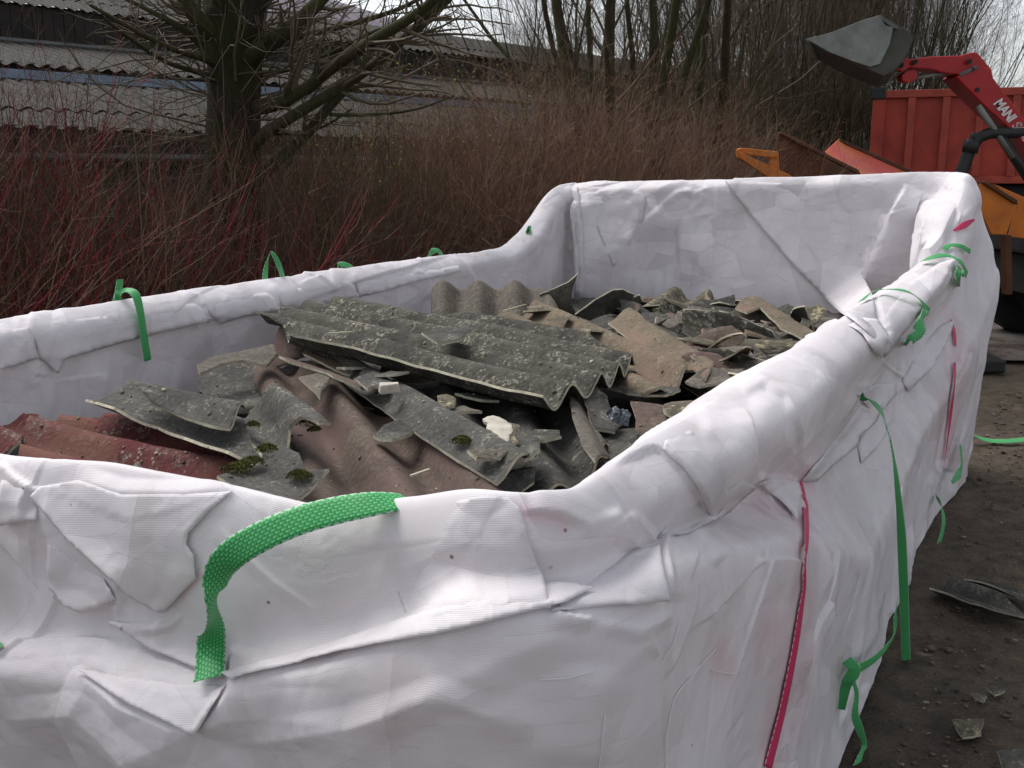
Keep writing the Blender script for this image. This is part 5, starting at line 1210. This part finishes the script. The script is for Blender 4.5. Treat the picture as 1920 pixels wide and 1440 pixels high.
# the tall brown hedge: rises from u 560 to 1100, falls to 1450
for k, (u, Y, topv) in enumerate([(u_, Y_, 0) for Y_ in (8.9, 9.7, 10.7, 11.8) for u_ in range(640, 1500, 62)]):
    top = np.interp(u, [600, 720, 850, 960, 1080, 1200, 1330, 1450], [250, 185, 140, 118, 120, 150, 205, 262])
    if Y > 9.5: top += 8
    uu = u+rs_.uniform(-22, 22); zt = PY(uu, top, Y).z
    if zt < .6: continue
    put(rs_.choice(BS), 'hedge_shrub', xa(uu, Y), Y+rs_.uniform(-.3, .3), zt/2.75, ('brown many-twigged shrub in the left part of the tall hedge, next to the dogwoods' if u < 900 else 'brown many-twigged shrub in the highest middle part of the tall bare hedge' if u < 1200 else 'brown many-twigged shrub at the right end of the tall hedge, next to the hopper'), 'shrub', 'brown shrubs of the tall hedge')
# leaf litter and grass under the thicket
V = []; Fc = []; rl = random.Random(12)
for k in range(9000):
    s = rl.uniform(.3, 10); w = rl.uniform(-7.5, -3.2); p = BW(s, w, 0); r = rl.uniform(.015, .035); b = len(V)
    d1 = Vector((rl.gauss(0, 1), rl.gauss(0, 1), rl.gauss(0, .35))).normalized()*r; d2 = Vector((rl.gauss(0, 1), rl.gauss(0, 1), rl.gauss(0, .35))).normalized()*r*.7; c = Vector((p.x, p.y, .03+rl.random()*.05))
    V += [tuple(c-d1), tuple(c+d2), tuple(c+d1), tuple(c-d2)]; Fc.append((b, b+1, b+2, b+3))
M['litter'] = mat_stem('dead_leaf_litter', [(0, (70, 54, 38)), (.4, (52, 44, 32)), (.7, (60, 68, 34)), (1, (110, 90, 60))])
o = link('leaf_litter', mesh('leaf_litter', V, np.array(Fc)), M['litter']); tag(o, 'dead leaves and grass under the thicket', kind='stuff')

# ------------------------------------------------------------------ sheds behind the thicket
AX = Vector((.665, .7466, 0)); BX = Vector((-.7466, .665, 0))
def BD(a, b, z): return AX*a + BX*b + Vector((0, 0, z))
def corr(a0, a1, b0, z0, b1, z1, period=.177, amp=.017, na=14, nb=8):
    A_ = np.arange(a0, a1, period/8); t = np.linspace(0, 1, nb); aa, tt = np.meshgrid(A_, t, indexing='ij')
    b = b0+(b1-b0)*tt; z = z0+(z1-z0)*tt + amp*np.cos(2*pi*aa/period) + .004*vnoise(aa*2, tt*3, 3)
    X = aa[..., None]*np.array(AX)+b[..., None]*np.array(BX); X[..., 2] = z; i = np.arange(aa.size).reshape(aa.shape)
    return X.reshape(-1, 3), np.stack([i[:-1, :-1], i[1:, :-1], i[1:, 1:], i[:-1, 1:]], -1).reshape(-1, 4)
M['roofing'] = mat_sheet('weathered_roof_sheet', (78, 74, 69), (64, 61, 57), (90, 87, 79), .5, .2, .8)
M['boards'] = mat_plain('dark_boards', (52, 46, 42), (38, 34, 32), 3, .85, .4, 20)
M['flash'] = mat_plain('blue_grey_flashing', (100, 114, 130), (78, 92, 106), 5, .5, .2, 20)
M['render'] = mat_plain('grey_wall_render', (92, 86, 83), (72, 68, 64), 1.5, .9, .3, 30)
M['gutter'] = mat_plain('pale_gutter', (104, 107, 104), (80, 82, 80), 5, .5, .1, 20)
M['skysheet'] = mat_plain('sky_white_rooflight_sheet', (226, 228, 236), (200, 202, 214), 3, .35, .1, 10, 0, .6)  # white stands for the sky reflected in the rooflights
def boards(m_, a0, a1, b, z0, z1, w=.14):
    a = a0; r = random.Random(int(b*10))
    while a < a1:
        d = r.uniform(-.012, .012); P = [BD(a+.004, b+d, z0), BD(a+w-.004, b+d, z0), BD(a+w-.004, b+d, z1), BD(a+.004, b+d, z1)]; m_.prism(P, BX*.03); a += w
def shed(label, tiers, wall_b, z_wall, a0, a1):
    t = empty('shed', BD(8, wall_b, 0)); tag(t, label, 'shed')
    w = MB(); w.prism([BD(a0, wall_b, 0), BD(a1, wall_b, 0), BD(a1, wall_b, z_wall), BD(a0, wall_b, z_wall)], BX*.2); adopt(w.build('wall', M['render']), t)
    for (bf, zf0, zf1, br_, zr_) in tiers:
        f = MB(); f.prism([BD(a0, bf+.035, zf0), BD(a1, bf+.035, zf0), BD(a1, bf+.035, zf1+.015), BD(a0, bf+.035, zf1+.015)], BX*.05); boards(f, a0, a1, bf, zf0, zf1-.02); adopt(f.build('fascia', M['boards']), t)
        gm = MB(); gm.tube([BD(a0, bf-.05, zf0-.01), BD(a1, bf-.05, zf0-.01)], .035, 8); adopt(gm.build('gutter', M['gutter']), t)
        V, Fc = corr(a0, a1, bf-.06, zf1, bf+(br_-bf)*.36, zf1+(zr_-zf1)*.36); V2, F2 = corr(a0, a1, bf+(br_-bf)*.30, zf1+(zr_-zf1)*.30+.022, br_, zr_+.012)
        adopt(link('roof', mesh('roof', np.vstack([V, V2]), np.vstack([Fc, F2+len(V)]), True), M['roofing']), t)
    return t
s1 = shed('low shed with corrugated fibre cement roof and dark board fascia seen through the red shrubs', [(9.0, 1.86, 2.10, 11.5, 2.68)], 9.35, 1.95, -7, 30)
fl = MB(); fl.prism([BD(-7, 11.4, 2.69), BD(30, 11.4, 2.69), BD(30, 11.46, 2.79), BD(-7, 11.46, 2.79)], BX*.05); adopt(fl.build('ridge_flashing', M['flash']), s1)
s2 = shed('second taller row of corrugated shed roofs stepping up behind the low shed', [(14.0, 3.38, 3.84, 17.5, 4.75)], 11.8, 2.9, -9, 34)
V, Fc = corr(-9, 34, 11.62, 2.86, 14.0, 3.36); adopt(link('roof', mesh('roof', V, Fc, True), M['roofing']), s2)
w = MB(); w.prism([BD(-9, 14.1, 0), BD(34, 14.1, 0), BD(34, 14.1, 3.5), BD(-9, 14.1, 3.5)], BX*.15); adopt(w.build('wall', M['render']), s2)
# far shed whose roof carries sky-white rooflight strips, falling to the right
t = empty('far_shed', PY(700, 300, 26)); tag(t, 'distant shed roof with bright white rooflight strips sloping down to the right above the hedge', 'shed')
def band(k, f0, f1): return [PY(430, 66-24*k+24*f0*-1, 22+1.4*(k+f0)), PY(1010, 142-5*k-5*f0, 38+1.4*(k+f0)), PY(1010, 142-5*k-5*f1, 38+1.4*(k+f1)), PY(430, 66-24*k-24*f1, 22+1.4*(k+f1))]
rf = MB(); rl_ = MB()
rf.add(band(0, 0, 5.2), [(0, 1, 2, 3)])
for k in range(5):
    b = [p+Vector((0, 0, .03)) for p in band(k, .45, .85)]; rl_.prism(b, Vector((0, 0, .02)))
g = MB(); bb = band(0, 0, 1); g.prism([Vector((bb[0].x, bb[0].y, 0)), Vector((bb[1].x, bb[1].y, 0)), bb[1]-Vector((0, 0, .05)), bb[0]-Vector((0, 0, .05))], Vector((0, .3, 0)))
rf.prism([p for p in band(0, 0, 5.2)], Vector((0, 0, -.04)))
M['violet'] = mat_plain('violet_grey_roof', (120, 112, 122), (100, 92, 102), 2, .8, .2, 20)
rf.V = rf.V[4:]; rf.F = [tuple(i-4 for i in f) for f in rf.F[1:]]; rf.M = rf.M[1:]
adopt(rf.build('roof', M['violet']), t); adopt(g.build('wall', M['render']), t); adopt(rl_.build('rooflight', M['skysheet']), t)

# ------------------------------------------------------------------ machines behind the bag
M['redpaint'] = mat_plain('red_machine_paint', (176, 28, 34), (150, 24, 30), 4, .42, .1, 30)
M['rustred'] = mat_plain('rusty_red_container_paint', (178, 66, 48), (138, 48, 38), 2.2, .6, .35, 14)
M['redrail'] = mat_plain('faded_red_rail_paint', (176, 74, 54), (140, 56, 44), 3, .6, .3, 14)
M['blackp'] = mat_plain('black_machine_paint', (26, 28, 28), (40, 42, 42), 4, .5, .1, 30)
M['steel'] = mat_plain('worn_grey_bucket_steel', (136, 140, 136), (106, 108, 100), 5, .55, .3, 20, .3)
M['shadesteel'] = mat_plain('shaded_bucket_steel', (84, 84, 78), (62, 58, 50), 5, .7, .3, 20, .2)  # darker copy of the bucket steel; underside shade is in the colour
M['orange'] = mat_plain('orange_machine_paint', (206, 118, 30), (172, 92, 28), 5, .5, .3, 20)
M['rustbrown'] = mat_plain('rust_brown_steel', (92, 54, 30), (70, 42, 24), 4, .7, .4, 20)
M['pinkor'] = mat_plain('worn_pink_orange_paint', (214, 96, 88), (216, 130, 66), 1.9, .55, .3, 20)
M['rubber'] = mat_plain('dark_rubber', (24, 24, 24), (36, 35, 34), 9, .9, .4, 30)
M['whitep'] = mat_plain('white_letter', (225, 222, 220), (215, 212, 210), 4, .6, 0)
def exs(name, px, Y, th, mat, root, bevel=.008):
    m_ = MB(); m_.prism([PY(u, v, Y) for u, v in px], Vector((0, th, 0))); o = m_.build(name, M[mat], None, bevel); adopt(o, root); return o
LY = 9.5
ld = empty('loader', (float(PY(2000, 300, LY).x), LY+.3, 0)); tag(ld, 'red and black loader with raised arm and tipped grey bucket at the right', 'loader')
arm = exs('boom', [(1700,112),(1745,106),(1800,104),(1824,98),(1832,98),(1838,104),(1862,132),(1850,136),(1800,141),(1765,136),(1745,130),(1702,128)], LY, .26, 'redpaint', ld, .012)
low = exs('boom', [(1793,144),(1835,122),(1860,130),(1863,146),(1878,166),(2010,340),(2010,385),(1905,252),(1860,212),(1812,165)], LY-.03, .32, 'redpaint', ld, .012)
o = exs('bracket', [(1798,138),(1832,122),(1835,127),(1801,143)], LY-.045, .012, 'gutter', low, .002)
exs('link_plate', [(1660,137),(1666,120),(1680,106),(1692,105),(1706,110),(1704,128),(1694,134),(1680,131),(1672,138)], LY-.04, .10, 'redpaint', ld)
exs('link_plate', [(1690,142),(1700,133),(1716,131),(1722,138),(1718,150),(1704,156),(1692,152)], LY-.04, .12, 'redpaint', ld)
for pts_, r_ in (([PY(1716,147,LY+.05), PY(1772,137,LY+.05)], .018), ([PY(1834,198,LY-.02), PY(1868,248,LY-.02), PY(1900,295,LY-.02)], .028), ([PY(1822,168,LY+.1), PY(1880,238,LY+.1)], .02)):
    m_ = MB(); m_.tube(pts_, r_, 10); adopt(m_.build('hydraulic_ram', M['steel'], None, 0, True), ld)
for (u, v, r) in ((1818,115,.022),(1688,122,.03),(1716,116,.022),(1833,168,.018),(1825,130,.016)):
    m_ = MB(); m_.tube([PY(u, v, LY-.05), PY(u, v, LY+.3)], r, 14); adopt(m_.build('pivot_pin', M['blackp'], None, 0, False), ld)
# bucket: two side plates, a folded skin and a cutting edge
bk = [(1513,74),(1560,61),(1622,37),(1650,28),(1664,33),(1685,46),(1711,62),(1716,76),(1704,100),(1690,116),(1672,136),(1652,144),(1600,120),(1558,101)]
B0 = LY-.65; BWd = 1.75
def bp(u, v, y=0): p = PY(u, v, B0); return p+Vector((.33*y, y, .02*y))
buck = empty('bucket', (0, 0, 0)); 
bpy.data.objects.remove(buck); ob = None
m_ = MB(); path = [(1513,74),(1558,101),(1600,120),(1640,136),(1655,143),(1674,134),(1692,114),(1704,96),(1712,72),(1706,60),(1684,46),(1662,34),(1650,29)]
for i in range(len(path)-1):
    (u0, v0), (u1, v1) = path[i], path[i+1]; a = bp(u0, v0, .02); b = bp(u1, v1, .02); c = bp(u1, v1, BWd); d = bp(u0, v0, BWd); nrm = (b-a).cross(d-a).normalized()*.018
    m_.add([a, b, c, d, a+nrm, b+nrm, c+nrm, d+nrm], [(0,1,2,3),(7,6,5,4),(0,4,5,1),(1,5,6,2),(2,6,7,3),(3,7,4,0)])
ob = m_.build('bucket', M['shadesteel']); adopt(ob, ld)
m_ = MB(); m_.prism([bp(u, v, -.03) for u, v in [(1513,74),(1560,61),(1622,37),(1650,29),(1676,46),(1668,84),(1650,120),(1632,126),(1598,115),(1555,98)]], Vector((0, .028, 0))); adopt(m_.build('light_side_plate', M['steel'], None, .003), ob)  # added overlay that keeps the side lighter than the shade-toned shell
for y in (0, BWd):
    m_ = MB(); m_.prism([bp(u, v, y) for u, v in [(1513,74),(1560,61),(1622,37),(1650,30),(1662,34),(1684,46),(1706,60),(1712,72),(1704,96),(1692,114),(1674,134),(1655,142),(1640,135),(1600,119),(1558,100)]], Vector((0, .02, 0))); adopt(m_.build('side_plate', M['shadesteel'], None, .003), ob)
m_ = MB(); m_.prism([bp(1510,74,-.02), bp(1530,67,-.02), bp(1534,72,-.02), bp(1516,79,-.02)], Vector((.33*BWd, BWd+.04, .02*BWd))); adopt(m_.build('cutting_edge', M['steel']), ob)
m_ = MB(); m_.prism([bp(1648,30,-.03), bp(1662,36,-.03), bp(1683,50,-.03), bp(1684,56,-.03), bp(1660,48,-.03)], Vector((0, .05, 0))); adopt(m_.build('bucket_highlight', M['gutter']), ob)  # pale strip painted as the highlight along the upper fold
exs('mounting_plate', [(1680,62),(1700,56),(1716,68),(1718,76),(1706,86),(1704,104),(1694,112),(1684,100),(1676,80)], LY-.1, .5, 'blackp', ld)
# cab frame, body and wheels
m_ = MB(); m_.tube([PY(1790,350,LY), PY(1805,318,LY), PY(1818,282,LY), PY(1834,258,LY), PY(1858,249,LY), PY(2200,243,LY)], .055, 10)
m_.tube([PY(1876,254,LY), PY(1905,300,LY), PY(1935,345,LY)], .045, 8); m_.tube([PY(1838,258,LY), PY(1822,256,LY)], .04, 8)
m_.tube([PY(1818,286,LY-.02), PY(1824,262,LY-.02)], .07, 6); adopt(m_.build('cab_frame', M['blackp'], None, 0, True), ld)
def wheel(root, c, r, w, rimc='blackp'):
    m_ = MB(); n = 36
    prof = [(r*.55, -w/2), (r*.9, -w/2), (r, -w*.36), (r, w*.36), (r*.9, w/2), (r*.55, w/2)]
    V = []; Fc = []
    for i in range(n):
        a = 2*pi*i/n; k = 1 + (.025 if i % 2 else 0)
        for q, y in prof: V.append(Vector((c[0]+q*k*cos(a), c[1]+y, c[2]+q*k*sin(a))))
    for i in range(n):
        for j in range(6): Fc.append((i*6+j, ((i+1) % n)*6+j, ((i+1) % n)*6+(j+1) % 6, i*6+(j+1) % 6))
    m_.add(V, Fc); tw = m_.build('wheel', M['rubber'], None, 0, True); adopt(tw, root)
    m_ = MB(); m_.tube([Vector((c[0], c[1]-w*.3, c[2])), Vector((c[0], c[1]+w*.3, c[2]))], r*.56, 24); m_.tube([Vector((c[0], c[1]-w*.45, c[2])), Vector((c[0], c[1]-w*.3, c[2]))], r*.2, 12); o = m_.build('rim', M[rimc]); adopt(o, tw)
x0 = float(PY(1800, 300, LY).x)
m_ = MB(); m_.box((x0+.8, LY-.1, .95), (x0+4.3, LY+1.4, 1.30)); m_.box((x0+1.6, LY-.02, 1.32), (x0+4.2, LY+1.3, 1.70)); m_.box((x0+.9, LY+.25, .55), (x0+4.2, LY+1.1, .95)); adopt(m_.build('body', M['blackp'], None, .03), ld)
wheel(ld, (x0+1.5, LY-.05, .55), .55, .35); wheel(ld, (x0+3.5, LY-.05, .55), .55, .35); wheel(ld, (x0+1.5, LY+1.35, .55), .55, .35); wheel(ld, (x0+3.5, LY+1.35, .55), .55, .35)
# lettering on the boom
def text(s, size, mat, p, q, up_hint, name, root, outline=False, shear=.25, bold=.0):
    cu = bpy.data.curves.new(name, 'FONT'); cu.body = s; cu.size = size; cu.extrude = .002; cu.shear = shear; cu.offset = bold; cu.space_character = .95
    if outline: cu.fill_mode = 'NONE'; cu.bevel_depth = size*.018
    o = bpy.data.objects.new(name, cu); COL.objects.link(o); bpy.context.view_layer.update()
    dg = bpy.context.evaluated_depsgraph_get(); me = bpy.data.meshes.new_from_object(o.evaluated_get(dg)); wd = max(v.co.x for v in me.vertices)
    COL.objects.unlink(o); bpy.data.objects.remove(o)
    ob_ = link(name, me, M[mat]); x = (q-p).normalized(); z = Vector((0, -1, 0)); y = z.cross(x).normalized(); sc = (q-p).length/wd
    M4 = Matrix((x, y, z)).transposed().to_4x4(); M4.translation = p; me.transform(Matrix.Scale(sc, 4, Vector((1, 0, 0)))); me.transform(M4); adopt(ob_, root); return ob_
ty = LY-.036
text('MANI', .125, 'whitep', PY(1862, 194, ty), PY(1893, 232, ty), None, 'lettering', low, False, .2, .004)
text('SCOPIC', .115, 'whitep', PY(1896, 236, ty), PY(1945, 297, ty), None, 'lettering', low, True, .2)

# red container on its truck
CY = 17.0
tk = empty('container_truck', (float(PY(1634, 300, CY).x), CY, 0)); tag(tk, 'tall rusty red ribbed open container standing on a truck behind the loader', 'container truck')
zt = PY(1700, 170, CY).z; zb = PY(1700, 336, CY).z; xl = PY(1632, 250, CY).x; xr = xl+6.2
m_ = MB(); m_.box((xl+.05, CY+.06, zb), (xr, CY+.10, zt-.03)); m_.box((xl+.02, CY+.10, zb), (xl+.06, CY+2.3, zt-.03)); m_.box((xr-.04, CY+.10, zb), (xr, CY+2.3, zt-.03)); m_.box((xl+.05, CY+2.3, zb), (xr, CY+2.34, zt-.03)); m_.box((xl+.05, CY+.1, zb-.04), (xr, CY+2.3, zb+.04))
cb = m_.build('container', M['rustred'], None, .004); adopt(cb, tk)
m_ = MB(); m_.box((xl+.02, CY-.02, zt-.12), (xr, CY+.10, zt)); adopt(m_.build('top_rail', M['redrail'], None, .01), cb)
m_ = MB(); m_.box((xl+.02, CY-.02, zb-.06), (xr, CY+.08, zb+.05)); adopt(m_.build('bottom_rail', M['redrail'], None, .01), cb)
for k, u in enumerate([1644, 1701, 1760, 1818, 1876, 1934, 1992, 2050, 2108, 2166, 2224]):
    x = PY(u, 250, CY).x; wd = .20 if k == 0 else .115
    m_ = MB(); m_.box((x-wd/2, CY-.03, zb+.05), (x+wd/2, CY+.058, zt-.125)); adopt(m_.build('rib', M['redrail'] if k else M['rustred'], None, .012), cb)
m_ = MB(); m_.box((xl-.03, CY-.06, zt-.14), (xl+.2, CY+.02, zt+.05)); adopt(m_.build('corner_casting', M['blackp'], None, .02), cb)
m_ = MB(); m_.box((xl+.2, CY+.5, zb-.45), (xr+2.4, CY+1.8, zb-.08)); m_.box((xr+.3, CY+.1, .7), (xr+2.3, CY+2.3, 3.0)); adopt(m_.build('chassis', M['blackp'], None, .03), tk)
for x in (xl+1.0, xl+2.3, xr+1.2):
    for y in (CY+.3, CY+2.1): wheel(tk, (x, y, .52), .52, .3, 'blackp')

# orange hopper between the bag and the truck
OY = 8.5
hp = empty('hopper', (float(PY(1600, 320, OY).x), OY+.4, 0)); tag(hp, 'battered orange and rust brown steel hopper showing above the back rim of the bag', 'hopper')
exs('frame_bar', [(1383,280),(1390,277),(1460,284),(1460,297),(1392,289)], OY, .09, 'orange', hp)
exs('frame_bar', [(1383,281),(1394,288),(1480,327),(1520,360),(1470,352),(1386,296)], OY-.02, .10, 'orange', hp)
exs('frame_bar', [(1443,286),(1460,285),(1462,325),(1444,318)], OY+.03, .05, 'orange', hp)
m_ = MB(); m_.prism([PY(1461,249,OY+.1), PY(1480,252,OY+.12), PY(1612,322,OY+.3), PY(1640,400,OY+.3), PY(1461,400,OY+.1)], Vector((.01, .035, 0))); adopt(m_.build('side_panel', M['rustbrown'], None, .004), hp)
exs('edge_rail', [(1459,250),(1466,247),(1612,319),(1608,326)], OY+.08, .06, 'rustbrown', hp)
m_ = MB(); m_.prism([PY(1548,286,OY+.35), PY(1574,262,OY+.9), PY(1712,324,OY+.9), PY(1760,420,OY+.4), PY(1640,400,OY+.3)], Vector((.0, .03, .01))); adopt(m_.build('chute_panel', M['pinkor'], None, .004), hp)
exs('edge_rail', [(1570,264),(1578,261),(1712,320),(1700,324)], OY+.86, .07, 'rustbrown', hp)
exs('end_panel', [(1838,345),(1848,343),(1906,377),(1908,384),(1887,440),(1860,440),(1840,400)], OY+.1, .04, 'orange', hp)
exs('edge_rail', [(1840,341),(1850,340),(1909,375),(1909,384),(1902,381)], OY+.06, .06, 'rustbrown', hp)
exs('end_panel', [(1862,344),(1940,378),(1940,450),(1892,444),(1909,384)], OY+.45, .04, 'orange', hp)
exs('leg', [(1884,440),(1897,440),(1899,553),(1886,553)], OY+.2, .09, 'rustbrown', hp)
exs('leg', [(1500,360),(1516,360),(1516,560),(1500,560)], OY+.2, .09, 'rustred', hp)
m_ = MB(); a = PY(1888, 553, OY+.2); b = PY(1500, 400, OY+.2); m_.box((b.x, OY+.18, .0), (a.x+.05, OY+1.2, .12)); adopt(m_.build('base_frame', M['blackp'], None, .02), hp)
# stack of dark beams at the right edge, on the wet concrete
for k in range(4):
    m_ = MB(); z = .15+.22*k; m_.box((0, 0, 0), (2.4, .2, .14)); o = m_.build('steel_beam', M['blackp'], None, .01); p = PY(1898, 500, 11.4); o.location = (p.x+.05+.04*k, 11.3+.03*k, z)
    tag(o, ['lowest', 'second lowest', 'second highest', 'topmost'][k]+' dark steel beam of the stack at the right edge', 'beam', 'dark beams stacked at the right edge')
tk.rotation_euler = (0, 0, radians(-21))
g = NT('wet_yard_concrete'); o_ = g.obj(); nn = g.noise(1.2, 5, .6, o_)
M['yard'] = g.done(g.mix(g.ramp(nn, [(.4, BLACK), (.6, WHITE)]), lin((86, 74, 68)), lin((112, 108, 104))), g.ramp(nn, [(.4, (90, 90, 90)), (.6, (170, 170, 170))]), g.bump(g.noise(20, 4, .6, o_), .2, .01), .4)
yy = np.linspace(9.2, 60, 40); xx = np.linspace(-2, 40, 40); ax_, ay_ = np.meshgrid(xx, yy, indexing='ij')
az_ = .03*vnoise(ax_*.7, ay_*.7, 3)*np.clip(1-np.hypot(ax_, ay_-8)/40, 0, 1)*0+.034; ax_[:, 0] += 0; ay_[:, 0] += .25*vnoise(ax_[:, 0]*1.5, ax_[:, 0]*0, 9)
ai = np.arange(ax_.size).reshape(ax_.shape)
tag(link('yard', mesh('yard', np.stack([ax_, ay_, az_], -1).reshape(-1, 3), np.stack([ai[:-1, :-1], ai[1:, :-1], ai[1:, 1:], ai[:-1, 1:]], -1).reshape(-1, 4), True), M['yard']), kind='structure')
# budding shrub right of the large tree
rnd = random.Random(3); c = PY(745, 150, 9.4); bs = empty('budding_shrub', (c.x, c.y, 0)); tag(bs, 'yellow-green budding shrub between the large dark tree and the brown hedge', 'shrub')
V, Fc = shrub(90, 26, 2.5, .5, .007, [(5, .4, .6, .6, 5, .13, .03), (5, .4, .6, .6, 4, .14, 0)], .3, .33, .1, .03)
Vt = V+np.array([c.x, c.y, 0]); adopt(link('stems', mesh('stems', Vt, Fc), M['twig2']), bs)
tips = V[np.random.RandomState(2).permutation(len(V))[:5200]]; tips = tips[tips[:, 2] > 1.5][:2600]; LV = []; LF = []
for p in tips:
    b = len(LV); q = Vector(p)+Vector((c.x, c.y, 0)); a1 = Vector((rnd.gauss(0, 1), rnd.gauss(0, 1), rnd.gauss(0, 1))).normalized()*rnd.uniform(.006, .015); a2 = Vector((rnd.gauss(0, 1), rnd.gauss(0, 1), rnd.gauss(0, 1))).normalized()*.009
    LV += [tuple(q-a1), tuple(q+a2), tuple(q+a1), tuple(q-a2)]; LF.append((b, b+1, b+2, b+3))
adopt(link('buds', mesh('buds', LV, np.array(LF)), M['bud']), bs)
